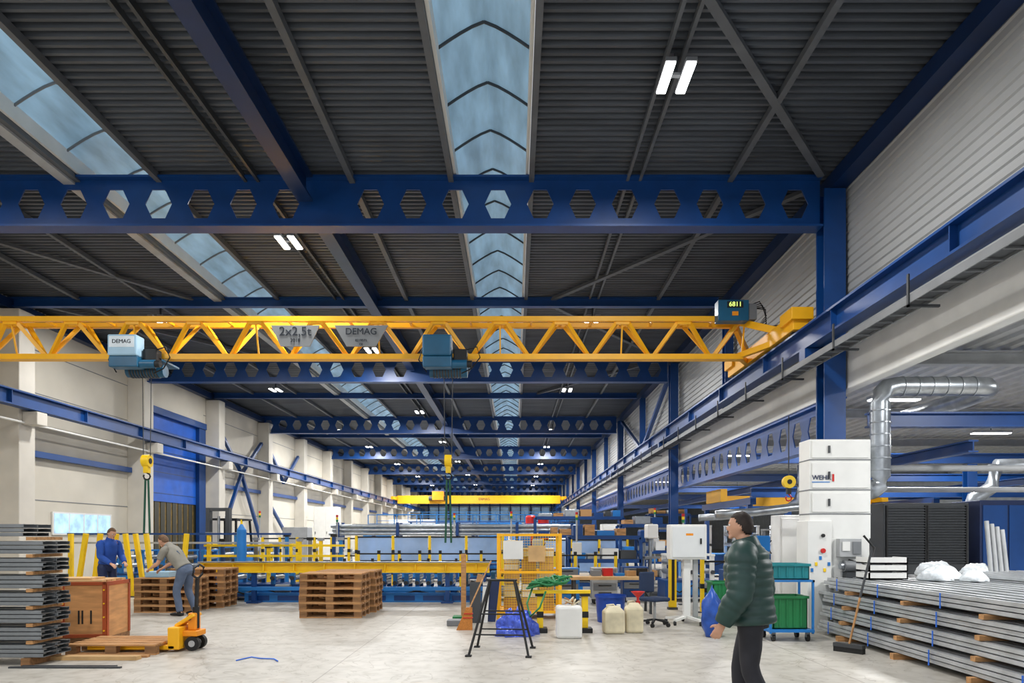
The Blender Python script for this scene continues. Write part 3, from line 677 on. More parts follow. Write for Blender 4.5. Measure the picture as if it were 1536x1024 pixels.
def jerry(x,y,h,w,lab,fun=False):
    j=thing('jerrycan',lab,'jerrycan',(x,y,0),rz=R.uniform(-.2,.2),group='plastic jerrycans')
    MB().box(-w/2,w/2,-.13,.13,0,h*.82,JERRY).part('body',j,bev=.04)
    mb=MB(); mb.add([(-w/2+.02,-.11,h*.8),(w/2-.02,-.11,h*.8),(w/2-.02,.11,h*.8),(-w/2+.02,.11,h*.8),(-w/4,-.06,h*.95),(w/4,-.06,h*.95),(w/4,.06,h*.95),(-w/4,.06,h*.95)],[(3,2,1,0),(4,5,6,7),(0,1,5,4),(1,2,6,5),(2,3,7,6),(3,0,4,7)],JERRY); mb.part('shoulder',j,bev=.01)
    MB().cyl((w/4,0,h*.88),(w/4,0,h),.035,RED if fun else WHITE).part('cap',j); MB().tube([(-w/3,0,h*.85),(-w/3,0,h*.98),(0,0,h),(w/8,0,h*.9)],.014,JERRY).part('handle',j)
jerry(1.62,11.2,.47,.34,'stained cream plastic jerrycan'); jerry(1.97,11.3,.52,.29,'stained cream plastic jerrycan under red funnel',True)
mb=MB(); mb.cyl((0,0,.0),(0,0,.05),.02,RED,16); mb.cyl((0,0,.05),(0,0,.14),.02,RED,20,.11,cap=False); mb.cyl((0,0,.14),(0,0,.15),.11,RED,20,.115,cap=False); mb.top('red_funnel','red plastic funnel standing on jerrycan','funnel',(2.04,11.3,.525))
MB().box(-.2,.2,-.17,.17,0,.5,WHITE).top('white_container','white square plastic container full of scraps','container',(.85,10.75,0),bev=.04)
for k in range(7):
    a=R.uniform(0,3.14); MB().beam((0,0,0),(.16*math.cos(a),.12*math.sin(a),.06),.02,.02,WOOD if k%2 else JERRY).top('wood_scrap','small offcut lying on white container','offcut',(.85+R.uniform(-.08,.08),10.75+R.uniform(-.06,.06),.505+.01*k),group='offcuts in white container')
for x in (.42,1.16):
    t=thing('machine_foot_stand','yellow steel stand with black feet','stand',(x,11.3,0),group='yellow stands')
    MB().box(-.05,.05,-.06,.06,.08,.6,YELB).part('post',t,bev=.005); MB().box(-.12,.12,-.12,.12,0,.08,BLACK).part('foot',t,bev=.01); MB().box(-.08,.08,-.08,.08,.6,.64,BLACK).part('top_plate',t); MB().box(-.055,.055,-.065,.065,.25,.35,BLACK).part('black_band',t)
MB().box(.3,1.25,11.25,11.35,.645,.70,YELB).top('yellow_crossbar','yellow steel bar lying across two stands','bar')
for i in range(6):
    pts=[]; cx=.35+i*.08
    for k in range(26):
        a=k*.5; rr=.16+.05*math.sin(k*.9+i); pts.append((cx+rr*math.cos(a),11.3+.14*math.sin(a)*1.0,.78+.05*math.sin(a*1.3+i)+.02*i))
    MB().tube(pts,.016,GREEN,8).top('coiled_hose','green hose coiled loosely over yellow bar','hose',group='green hoses')
MB().tube([(.3,11.3,.75),(.2,11.1,.5),(.25,10.95,.3),(.4,10.9,.45),(.5,11.0,.7)],.016,GREEN,8).top('coiled_hose','green hose hanging down toward the floor','hose',group='green hoses')
def fnf(p,d):
    q=1+.3*math.sin(7*d.x+1)*math.sin(9*d.y+4*d.z)+.12*math.sin(23*d.x)*math.sin(19*d.y); return V((p.x*q,p.y*q,max(p.z*q,0)))
MB().ell((0,0,0),(.3,.25,.36),FILM,40,24,fn=fnf).top('plastic_film','crumpled blue plastic film heaped on the floor','plastic film',(.03,11.0,0))
tr=thing('folding_trestle','black steel folding trestle stand','trestle',(-.17,9.45,0),rz=-.1)
for nm,(y0,s) in {'a':(-.45,-1),'b':(.3,1)}.items():
    mb=MB(); ty=.05*s
    for sx in (-1,1): mb.beam((.17*sx,ty,.98),(.40*sx,y0,.0),.024,.024,BLACK)
    for f in (.28,.55): 
        x=.17+(.40-.17)*(1-f); yy=ty+(y0-ty)*(1-f); mb.beam((-x,yy,.98*f),(x,yy,.98*f),.018,.018,BLACK)
    mb.box(-.44,-.36,y0-.04,y0+.04,0,.02,BLACK); mb.box(.36,.44,y0-.04,y0+.04,0,.02,BLACK)
    mb.part('leg_frame',tr)
MB().box(-.2,.2,-.06,.06,.97,.995,BLACK).part('top_bar',tr)
cbm=thing('broom','straw broom with wooden handle leaning upright','broom',(-.82,11.6,0))
mb=MB(); mb.add([(-.17,-.05,0),(.1,-.05,0),(.1,.05,0),(-.17,.05,0),(-.0,-.03,.38),(.1,-.03,.38),(.1,.03,.38),(.0,.03,.38)],[(3,2,1,0),(4,5,6,7),(0,1,5,4),(1,2,6,5),(2,3,7,6),(3,0,4,7)],mat('straw','#c07a34',.8,var=.35,scale=30,stretch=(8,8,1)))
mb.part('bristles',cbm)
for z in (.2,.27): MB().box(-.09+(z-.1)*.3,.11,-.05,.05,z,z+.015,RED).part('binding',cbm)
MB().cyl((.05,0,.36),(.4,.5,1.15),.013,WOOD).part('handle',cbm)
for k,(x,w,h,mm,lab) in enumerate(((-.72,.2,.75,GREYD,'dark grey metal sheet leaning upright'),(-.56,.12,.66,WHITE,'white board leaning upright'),(-.44,.16,.8,NAVY,'dark blue panel leaning upright'),(-.62,.14,.6,GREYM,'grey board leaning upright'),(-.85,.1,.9,WOOD,'timber board leaning upright'))):
    MB().box(-w/2,w/2,-.015,.015,0,h,mm).top('leaning_board',lab,'board',(x,12.5+.08*k,0),(-.12,.06*k,.1),group='leaning boards')
wp=thing('timber_post','square timber post on green base','post',(-.98,13.1,0)); MB().box(-.2,.2,-.15,.15,0,.06,GREEN).part('base',wp); MB().box(-.045,.045,-.045,.045,.06,1.25,WOOD).part('post',wp)
MB().box(-.25,.15,-.15,.15,0,.1,GREYM).top('steel_tray','low steel tray on the floor','tray',(-.95,12.2,0),bev=.01)

# ---------------------------------------------------------------- cage
cg=thing('mesh_cage','yellow framed mesh stillage cage full of scrap','cage',(.28,13.5,0))
mb=MB(); w,d,h=.59,.45,1.64
for x in (-w,w):
    for y in (-d,d): mb.box(x-.03,x+.03,y-.03,y+.03,0,h,YEL)
for z in (.14,.9,h-.03):
    for y in (-d,d): mb.box(-w,w,y-.025,y+.025,z-.025,z+.025,YEL)
    for x in (-w,w): mb.box(x-.025,x+.025,-d,d,z-.025,z+.025,YEL)
mb.box(-w,w,-d,d,.12,.15,YEL); mb.part('frame',cg)
mb=MB()
for k in range(24): x=-w+.05*k; mb.box(x,x+.005,-d-.004,-d+.004,.15,h,YELB); 
for k in range(30): z=.15+k*.05; mb.box(-w,w,-d-.004,-d+.004,z,z+.005,YELB)
for k in range(18): y=-d+.05*k; mb.box(w-.004,w+.004,y,y+.005,.15,h,YELB); mb.box(-w-.004,-w+.004,y,y+.005,.15,h,YELB)
mb.part('wire_mesh',cg)
MB().box(-.5,-.12,-d-.03,-d-.015,1.15,1.5,WHITE).part('notice_sheet',cg); MB().box(-.02,.3,-d-.03,-d-.015,1.1,1.4,PLY).part('notice_sheet',cg)
for k in range(15):
    z=.152+ (k//3)*.262
    cx=.28-.34+(k%3)*.34
    mb=MB(); hh=.25 if k<12 else .16; mb.box(-.14,.14,-.13,.13,0,hh,[CARD,PLY,WOOD,JERRY,WHITE][k%5]); mb.box(-.142,.142,-.132,.132,.11,.13,CARD)
    mb.top('cardboard_box','small cardboard box packed inside the cage','box',(cx,13.3+.02*(k%2),z),(0,0,R.uniform(-.1,.1)),group='boxes in the cage')
wb=thing('work_bench','plywood topped work bench with steel legs','bench',(2.0,14.2,0)); MB().box(-.85,.85,-.35,.35,.7,.76,PLY).part('bench_top',wb)
for x in (-.8,.75):
    for y in (-.3,.25): MB().box(x,x+.05,y,y+.05,0,.7,GREYD).part('leg',wb)
for k in range(6): MB().box(-.1,.1,-.06,.06,0,.06+.05*(k%3),[WHITE,GREYM,RED,BLUEL,CARD,BLACK][k]).top('tool_box','small box of tools on the bench','tool box',(1.45+k*.24,14.2,.762),(0,0,.1*k),group='small boxes on bench')

# ---------------------------------------------------------------- machines
def machine(x,y,w,d,h,c,acc,lab,rz=0,rollers=5,name='roll_forming_machine'):
    t=thing(name,lab,'machine',(x,y,0),rz)
    mb=MB(); mb.box(-w/2,w/2,-d/2,d/2,.1,h*.45,c)
    n=max(2,int(w/.9)+1)
    for k in range(n): xx=-w/2+.06+k*(w-.12)/(n-1); mb.box(xx-.06,xx+.06,-d/2-.03,d/2+.03,0,.12,c)
    for k in range(n-1): xx=-w/2+.1+k*(w-.12)/(n-1); mb.box(xx+.05,xx+(w-.12)/(n-1)-.15,-d/2-.015,-d/2,.16,h*.45-.06,BLUEL if c is not BLUEL else BLUE)
    mb.part('base',t,bev=.01)
    for k in range(rollers):
        xx=-w/2+.15+k*(w-.3)/max(1,rollers-1)
        q=MB(); q.box(xx-.05,xx+.05,-d/2+.02,-d/2+.1,h*.45,h,acc); q.box(xx-.05,xx+.05,d/2-.1,d/2-.02,h*.45,h,acc); q.box(xx-.06,xx+.06,-d/2,d/2,h-.05,h,acc); q.part('roller_stand',t)
        q=MB(); q.cyl((xx,-d/2+.1,h*.62),(xx,d/2-.1,h*.62),.07,STEEL,14); q.cyl((xx,-d/2-.05,h*.62),(xx,-d/2+.11,h*.62),.05,GREYD,12); q.part('roller',t)
        MB().cyl((xx,-d/2+.1,h*.82),(xx,d/2-.1,h*.82),.07,STEEL,14).part('roller',t)
    q=MB(); q.cyl((w/2-.5,-d/2-.13,h*.35),(w/2-.15,-d/2-.13,h*.35),.1,GREYM,14); q.box(w/2-.42,w/2-.25,-d/2-.12,-d/2,h*.2,h*.3,GREYD); q.part('motor',t)
    MB().tube([(-w/2+.1,-d/2-.05,h*.3),(-w/4,-d/2-.1,h*.2),(0,-d/2-.06,h*.35),(w/4,-d/2-.12,h*.22)],.02,BLACK,6).part('hose',t)
    return t
machine(-6.2,17.2,1.75,.8,.9,BLUE,BLUEL,'blue roll forming machine section with steel rollers',rollers=4)
machine(-4.35,17.2,1.8,.8,.72,BLUE,BLUEL,'blue roll forming machine section with steel rollers',rollers=6)
machine(-2.4,17.2,1.95,.8,.7,BLUE,BLUEL,'blue roll forming machine section with steel rollers',rollers=7)
machine(-.7,17.2,1.3,.8,.7,BLUE,TEAL,'short blue roll forming machine section',rollers=4)
yb2=thing('yellow_transfer_beam','long yellow steel transfer beam on feet','conveyor',(-4.2,16.25,0))
mb=MB(); mb.ibeam((-3.3,0,.84),(3.6,0,.84),.2,.24,YELB,.03); 
for k in range(10): mb.box(-3.2+k*.72,-3.18+k*.72,-.1,.1,.74,.94,YELB)
mb.part('beam',yb2)
for x in (-2.0,0,2.6): MB().box(x-.05,x+.05,-.05,.05,.04,.73,BLUE).box(x-.14,x+.14,-.14,.14,0,.04,BLUE).part('leg',yb2)
MB().box(-3.3,3.6,-.12,.12,.96,.985,STEEL).part('rail',yb2)
MB().box(-3.3,3.6,-.06,.06,.3,.38,BLUEL).part('pipe_channel',yb2)
for k in range(11): MB().box(-3.15+k*.66,-3.09+k*.66,-.13,-.09,.99,1.06,BLACK).part('guide_roller',yb2)
t=thing('blue_base_plinth','long blue steel machine plinth with panels','machine',(-3.6,16.47,0)); mb=MB(); mb.box(-2.9,2.9,-.05,.05,0,.22,BLUEL)
for k in range(8): mb.box(-2.8+k*.7,-2.3+k*.7,-.06,-.05,.04,.16,BLUE)
mb.part('plinth',t)
def fence(x0,y,n,pitch,h,panelmat,lab,postm=YELB,rz=0,sill=.15):
    f=thing('guard_fence',lab,'safety fence',(x0,y,0),rz)
    for k in range(n+1):
        MB().box(k*pitch-.035,k*pitch+.035,-.04,.04,0,h,postm).box(k*pitch-.1,k*pitch+.1,-.08,.08,0,.02,GREYD).box(k*pitch-.037,k*pitch+.037,-.042,.042,.5,.6,BLACK).box(k*pitch-.037,k*pitch+.037,-.042,.042,1.1,1.2,BLACK).part('post',f)
    for k in range(n):
        if panelmat: MB().box(k*pitch+.05,(k+1)*pitch-.05,-.008,.008,sill,h-.05,panelmat).part('panel',f)
        MB().box(k*pitch+.035,(k+1)*pitch-.035,-.02,.02,h-.06,h-.02,BLACK).part('frame',f); MB().box(k*pitch+.035,(k+1)*pitch-.035,-.02,.02,sill-.03,sill+.01,BLACK).part('frame',f)
    return f
fence(-4.45,19.2,4,1.03,1.6,GLASS,'yellow posted guard fence with translucent bluish panels',sill=.9)
fence(-4.2,18.35,7,.55,1.15,None,'low yellow guard rail along the forming line',sill=.7)
fence(-7.6,20.6,6,.52,1.55,None,'yellow posted guard rail beside machines',sill=1.0)
for k,z in enumerate((1.02,1.3)):
    MB().box(-8.4,-4.6,18.44,18.49,z,z+.06,YELB).top('yellow_rail','bright yellow horizontal guard rail by stands','rail',group='yellow guard rails')
for k in range(13):
    x=-8.3+k*.3+R.uniform(-.05,.05); hh=R.uniform(1.25,1.65); cc=[YELB,BLUE,BLUEL,YELB,GREYM][k%5]
    t=thing('machine_stand','slender steel machine support stand','stand',(x,18.62+.12*(k%3),0),group='machine support stands')
    MB().box(-.045,.045,-.04,.04,.03,hh,cc).part('post',t); MB().box(-.09,.09,-.09,.09,0,.03,GREYD).part('foot',t); MB().box(-.08,.08,-.06,.06,hh,hh+.08,BLACK if k%2 else STEEL).part('head',t)
for k,(x,dx) in enumerate(((-11.3,.25),(-11.0,.2),(-9.75,-.25),(-9.3,-.2),(-8.7,.15),(-11.7,0),(-10.4,.0),(-9.95,-.2),(-10.7,.2))):
    t=thing('guard_post','yellow steel barrier post tilted at the machines','post',(x,17.6+.2*(k%3),0),group='yellow barrier posts')
    MB().beam((0,0,0),(dx,0,1.65),.1,.1,YELB).part('post',t); MB().box(-.12,.12,-.12,.12,0,.03,GREYD).part('foot',t)
for k,z in enumerate((1.62,1.38)):
    MB().box(-12,-6,18.3,18.36,z,z+.05,GREYL if k else BLUE).top('hand_rail','long horizontal rail behind workers','rail',group='machine hand rails')
machine(-10.2,19.6,3.2,.9,1.2,BLUE,BLUEL,'blue bending machine with steel roller stands',rollers=6)
machine(-7.6,19.6,1.6,.9,1.3,BLUE,BLUEL,'blue press machine with rollers',rollers=3)
gc=thing('gas_cylinder','tall blue gas cylinder with valve','gas cylinder',(-7.2,18.0,0)); mb=MB(); mb.cyl((0,0,0),(0,0,1.75),.12,BLUEL,18); mb.cyl((0,0,1.75),(0,0,1.9),.12,BLUEL,18,.03); mb.part('cylinder_body',gc); MB().cyl((0,0,1.9),(0,0,2.02),.03,YELB).box(-.06,.06,-.02,.02,1.98,2.02,GREYD).part('valve',gc)
fk=thing('forklift','dark forklift truck with raised mast','forklift',(-9.1,21.0,0))
mb=MB(); 
for x in (-.3,.3): mb.box(x-.06,x+.06,-.1,.1,.1,2.45,GREYD)
for z in (.3,1.2,2.35): mb.box(-.3,.3,-.08,.08,z,z+.1,GREYD)
mb.part('mast',fk); MB().cyl((0,0,.35),(0,0,2.2),.04,STEEL).part('piston',fk)
MB().box(-.5,.5,.15,1.6,.2,1.1,BLUEL).box(-.45,.45,.9,1.6,1.1,1.3,GREYD).part('body',fk,bev=.04)
mb=MB()
for x in (-.45,.45):
    for y in (.2,1.5): mb.beam((x,y,1.1),(x*.9,y+(.1 if y<1 else -.1),2.1),.06,.06,BLACK)
mb.box(-.45,.45,.25,1.5,2.08,2.14,BLACK); mb.part('overhead_guard',fk)
for x in (-.45,.45):
    for y in (.35,1.35): MB().cyl((x-.1,y,.25),(x+.1,y,.25),.25,BLACK,18).part('wheel',fk)
pr=thing('pipe_rack','blue steel rack carrying long pipes','rack',(-2.4,29,0))
for x in (-5,-2.5,0,2.5,4.8): MB().box(x-.06,x+.06,-.5,-.4,0,2.15,BLUE).box(x-.06,x+.06,.4,.5,0,2.15,BLUE).box(x-.05,x+.05,-.5,.5,1.5,1.6,BLUE).box(x-.05,x+.05,-.5,.5,.7,.8,BLUE).part('upright',pr)
pp=None
for z in (1.68,.88,1.84,2.0):
    for k in range(4):
        l=(-7.7+R.uniform(-.2,.2),28.7+k*.17,z)
        if pp is None: pp=MB().cyl((0,0,0),(10.2,0,0),.075,STEEL,12).top('steel_pipe','long galvanised steel pipe on rack','pipe',l,group='long steel pipes')
        else: dup(pp,l)
def rack(x,y,w,h,lv,lab,c=BLUE,d=.8,fill=True):
    t=thing('storage_rack',lab,'rack',(x,y,0)); 
    for sx in (-w/2,w/2):
        q=MB(); q.box(sx-.04,sx+.04,-d/2,-d/2+.08,0,h,c); q.box(sx-.04,sx+.04,d/2-.08,d/2,0,h,c)
        for k in range(4): q.beam((sx,-d/2+.04,.2+k*h/4.5),(sx,d/2-.04,.2+(k+1)*h/4.5),.03,.03,c)
        q.part('upright',t)
    for k in range(lv):
        z=.25+k*(h-.3)/max(1,lv-1); q=MB(); q.box(-w/2,w/2,-d/2,-d/2+.05,z,z+.1,c); q.box(-w/2,w/2,d/2-.05,d/2,z,z+.1,c); q.box(-w/2,w/2,-d/2+.05,d/2-.05,z+.07,z+.09,GREYM); q.part('shelf',t)
        if fill and k<lv:
            xx=-w/2+.12
            while xx<w/2-.35:
                bw=R.uniform(.2,.5); bh=R.uniform(.1,min(.3,(h-.3)/max(1,lv-1)*.7)); 
                MB().box(0,min(bw,w/2-.1-xx),-d*.35,d*.35,0,bh,R.choice([CARD,GREYM,WHITE,BLUEL,STEEL,GREYD,WOOD,BLUE])).top('storage_box','storage box or part on rack shelf','storage box',(x+xx,y,z+.102),group='goods on racks',bev=.006); xx+=bw+.06
    return t
rack(2.4,18.5,1.9,1.55,3,'low blue rack with sheet metal parts')
rack(4.0,21,1.6,1.9,3,'blue rack beside column with boxes')
rack(2.2,23.5,3.0,2.2,4,'blue storage rack with assorted parts')
machine(4.3,17,1.3,.9,1.15,BLUE,WHITE,'blue and white bending machine beside yellow post',rollers=3)
machine(1.2,20.5,1.6,.9,1.1,BLUEL,STEEL,'light blue machine with steel rollers',rollers=4)
machine(.3,25,3,.9,1.3,BLUE,WHITE,'blue roll forming line with white guards',rollers=7)
machine(-3.5,24,5,.9,1.15,BLUE,WHITE,'long blue roll forming line in the hall',rollers=9)
machine(-9.5,26,4,.9,1.3,BLUEL,YELB,'light blue machine with yellow stands',rollers=6)
machine(-3.5,36,8,1,1.5,BLUE,WHITE,'long blue production line further down hall',rollers=9)
machine(1.5,42,4,1,1.8,BLUEL,WHITE,'light blue production line further down hall',rollers=6)
def cart(x,y,c,rz=0):
    t=thing('tool_cart','wheeled metal tool cart with drawers','tool cart',(x,y,0),rz,group='tool carts')
    MB().box(-.3,.3,-.2,.2,.12,.85,c).part('body',t,bev=.01)
    for k in range(4):
        q=MB().box(-.27,.27,-.215,-.2,.16+k*.17,.31+k*.17,GREYM if k%2 else c).part('drawer',t); MB().box(-.15,.15,-.235,-.215,.26+k*.17,.28+k*.17,BLACK).part('handle',q)
    for xx in (-.24,.24):
        for yy in (-.15,.15): MB().cyl((xx-.02,yy,.06),(xx+.02,yy,.06),.06,BLACK,12).part('caster_wheel',t)
for a in ((1.2,16.0,BLUEL),(2.9,16.6,BLUE),(4.9,15.2,BLUE),(2.1,16.1,GREYL)): cart(*a)
def drill(x,y,c,h=1.7,rz=0):
    t=thing('drill_press','upright column drilling machine with motor head','drill press',(x,y,0),rz,group='drilling machines')
    MB().box(-.22,.22,-.25,.25,0,.08,GREYD).part('base',t,bev=.01); MB().cyl((0,.1,.08),(0,.1,h),.05,STEEL,14).part('column',t)
    MB().box(-.2,.2,-.25,.15,h*.52,h*.55,GREYM).part('work_table',t); MB().box(-.14,.14,-.3,.2,h*.8,h,c).part('head',t,bev=.03)
    MB().cyl((0,.25,h*.75),(0,.25,h*1.02),.1,GREYM,14).part('motor',t); MB().cyl((0,-.2,h*.62),(0,-.2,h*.8),.03,STEEL).part('spindle',t)
    q=MB(); 
    for k in range(3): a=k*2.09; q.cyl((.14,-.1,h*.86),(.2,-.1+.15*math.cos(a),h*.86+.15*math.sin(a)),.01,BLACK,6)
    q.part('feed_lever',t)
for a in ((3.7,19.6,BLUE,1.75),(3.65,18.3,WHITE,1.9),(4.7,19.0,BLUEL,1.7),(.3,18.9,BLUEL,1.6),(.6,17.9,GREYL,1.5),(4.85,13.6,BLUEL,1.6)): drill(*a)
def signal(x,y,h=2.0):
    t=thing('signal_post','steel post with switch box and signal lamp','signal post',(x,y,0),group='signal posts')
    MB().cyl((0,0,0),(0,0,h),.025,GREYL,10).box(-.1,.1,-.1,.1,0,.02,GREYD).part('post',t); MB().box(-.12,.12,-.1,-.02,h*.55,h*.55+.32,WHITE).part('switch_box',t,bev=.01)
    for k,cc in enumerate((GREEN,YELB,RED)): MB().cyl((0,0,h+k*.07),(0,0,h+.065+k*.07),.035,cc,12).part('signal_lamp',t)
for a in ((1.6,17.6),(3.9,15.8,1.9),(-.1,19.9,2.1),(-5.2,20.0,2.0),(4.6,22.4,2.3),(-1.9,21.5,2.1),(-8.4,22.5,2.2)): signal(*a)
fence(.9,21.8,3,.9,1.5,GLASS,'yellow posted guard fence around machines',sill=.4)
fence(1.0,16.9,3,.5,1.15,None,'low yellow guard rail',sill=.5)
fence(3.9,14.2,2,.5,1.1,None,'low yellow guard rail near white filter unit',sill=.5)
for x,y,w,h,c in ((-10.5,33,1.2,2.0,GREYL),(-11.8,43,1.5,3.4,WHITE),(-8,40,1.6,2.2,BLUEL),(-6,46,2,2.4,WHITE),(-1,48,3,2.5,BLUEL),(3,50,2,2.3,WHITE),(-4,55,4,2.6,GREYL),(2.5,60,3,2.6,WHITE),(-9,60,4,3,WHITE),(0,68,5,3,WHITE),(-7,75,5,3,BLUEL),(4.3,30,1,2.1,WHITE),(3.6,36,1.4,2.2,BLUE)):
    t=thing('machine_cabinet','tall steel machine cabinet standing in the hall','cabinet',(x,y,0)); MB().box(-w/2,w/2,-.4,.4,.08,h,c).box(-w/2+.05,w/2-.05,-.35,.35,0,.08,GREYD).part('body',t,bev=.015)
    n=max(1,int(w/.7))
    for k in range(n): q=MB().box(-w/2+.04+k*(w-.08)/n,-w/2+(k+1)*(w-.08)/n,-.42,-.4,.2,h-.1,c).part('door',t,bev=.006); MB().box(-w/2+.1+k*(w-.08)/n,-w/2+.13+k*(w-.08)/n,-.45,-.42,h*.5,h*.5+.15,BLACK).part('handle',q)
for x in (.9,1.6): 
    t=thing('red_tank','red cylindrical pressure tank','tank',(x,38,0)); MB().cyl((0,0,.3),(0,0,2.6),.3,RED,20).ell((0,0,2.6),(.3,.3,.15),RED).part('vessel',t)
    for a in (0,2.1,4.2): MB().cyl((.25*math.cos(a),.25*math.sin(a),0),(.25*math.cos(a),.25*math.sin(a),.4),.03,GREYD).part('leg',t)
for y,x0,x1,h in ((33,-7,3,2.6),(45,-9,4,3.0),(58,-9,4.5,3.6)):
    t=thing('maintenance_gantry','blue steel gantry walkway with hand rails','gantry',(0,y,0)); 
    MB().box(x0,x1,-.4,.4,h-.9,h-.8,BLUE).part('walkway',t)
    q=MB(); n=int((x1-x0)/1.2)
    for k in range(n+1): xx=x0+k*(x1-x0)/n; q.box(xx-.02,xx+.02,-.4,-.36,h-.8,h,BLUEL)
    q.box(x0,x1,-.4,-.36,h-.03,h,BLUEL); q.box(x0,x1,-.4,-.36,h-.45,h-.42,BLUEL); q.part('hand_rail',t)
    for xx in (x0+.2,(x0+x1)/2,x1-.2): MB().box(xx-.08,xx+.08,-.08,.08,0,h-.9,BLUE).part('leg',t)
machine(8.9,20.2,3,1.2,1.8,BLUE,GREYL,'blue machine in the side bay',rollers=4)
machine(14.5,17,3,1.2,1.6,BLUE,WHITE,'blue and white machine in the side bay',rollers=5)
machine(8.5,27,4,1.2,2,BLUEL,WHITE,'light blue machine in the side bay',rollers=5)
rack(14.2,26,3.6,2.6,4,'tall blue rack in the side bay'); rack(18,19.9,4,2.6,4,'tall blue rack in the side bay')
rack(7.4,33,2.0,2.6,4,'tall blue rack in the side bay')
for x,y,c in ((6.9,16.9,WHITE),(11,17.4,WHITE),(10.5,24.6,GREYL),(16.5,22.6,BLUE),(12.2,14.2,WHITE)):
    t=thing('machine_cabinet','tall steel control cabinet in side bay','cabinet',(x,y,0)); MB().box(-.45,.45,-.3,.3,.06,2.1,c).box(-.4,.4,-.25,.25,0,.06,GREYD).part('body',t,bev=.015)
    q=MB().box(-.41,.41,-.32,-.3,.15,2.02,c).part('door',t,bev=.006); MB().box(.3,.33,-.35,-.32,1,1.15,BLACK).part('handle',q)
for y,z in ((13.2,2.9),(14.9,2.6)):
    MB().tube([(6.2,y,z),(9,y,z),(20,y,z)],.06,GREYL,10).top('service_pipe','grey service pipe crossing the side bay','pipe',group='service pipes')
for k,(x,y) in enumerate(((6.5,14.6),(6.9,17.4))):
    MB().tube([(x-2.2,y,2.05),(x-1.4,y,2.1),(x-.6,y,2.2),(x,y,2.25),(x+.3,y,2.5),(x+.4,y,3.0),(x+.4,y,3.4)],.09,STEEL,14).top('ventilation_duct','grey flexible extraction duct over machines','duct')

# ---------------------------------------------------------------- people
def remesh(mb,parent,vox=.0075):
    me=mb.mesh('tmp'); o=bpy.data.objects.new('tmp',me); COL.objects.link(o)
    r_=o.modifiers.new('r','REMESH'); r_.mode='VOXEL'; r_.voxel_size=vox; r_.use_smooth_shade=True
    s_=o.modifiers.new('s','SMOOTH'); s_.iterations=4; s_.factor=.5
    bpy.context.view_layer.update()
    nm=bpy.data.meshes.new_from_object(o.evaluated_get(bpy.context.evaluated_depsgraph_get()))
    bpy.data.objects.remove(o); nm.materials.clear(); nm.materials.append(SKIN); nm.name='body'
    b=bpy.data.objects.new('body',nm); COL.objects.link(b); b.parent=parent; return b
def mid(a,b,t): return V(a)*(1-t)+V(b)*t
def hand(mb,wr,d,side,nrm,curl=.5):
    d=V(d).normalized(); nrm=V(nrm); nrm=(nrm-d*nrm.dot(d)).normalized(); s=d.cross(nrm).normalized()
    wr=V(wr); k=wr+d*.088
    mb.loft([wr-d*.02,wr+d*.03,k],[(.026,.02),(.036,.016),(.042,.013)],SKIN,ref=s,seg=12,step=.015)
    for i,L in enumerate((.072,.082,.076,.058)):
        a=k+s*(-.032+i*.0215)-d*.008; c=curl
        p1=a+d*L*.42+nrm*L*.12*c; p2=p1+(d*(1-c*.6)+nrm*c).normalized()*L*.33; p3=p2+(d*(1-c*1.1)+nrm*c*1.6).normalized()*L*.27
        mb.loft([a,p1,p2,p3],[.0105,.0098,.009,.007],SKIN,ref=s,seg=8,step=.01)
    th=wr+d*.03-s*.032*side; t1=th+(d*.6-s*.75*side+nrm*.35).normalized()*.035; t2=t1+(d*.9-s*.25*side+nrm*.4).normalized()*.03
    mb.loft([th,t1,t2],[.014,.0115,.009],SKIN,ref=nrm,seg=8,step=.01)
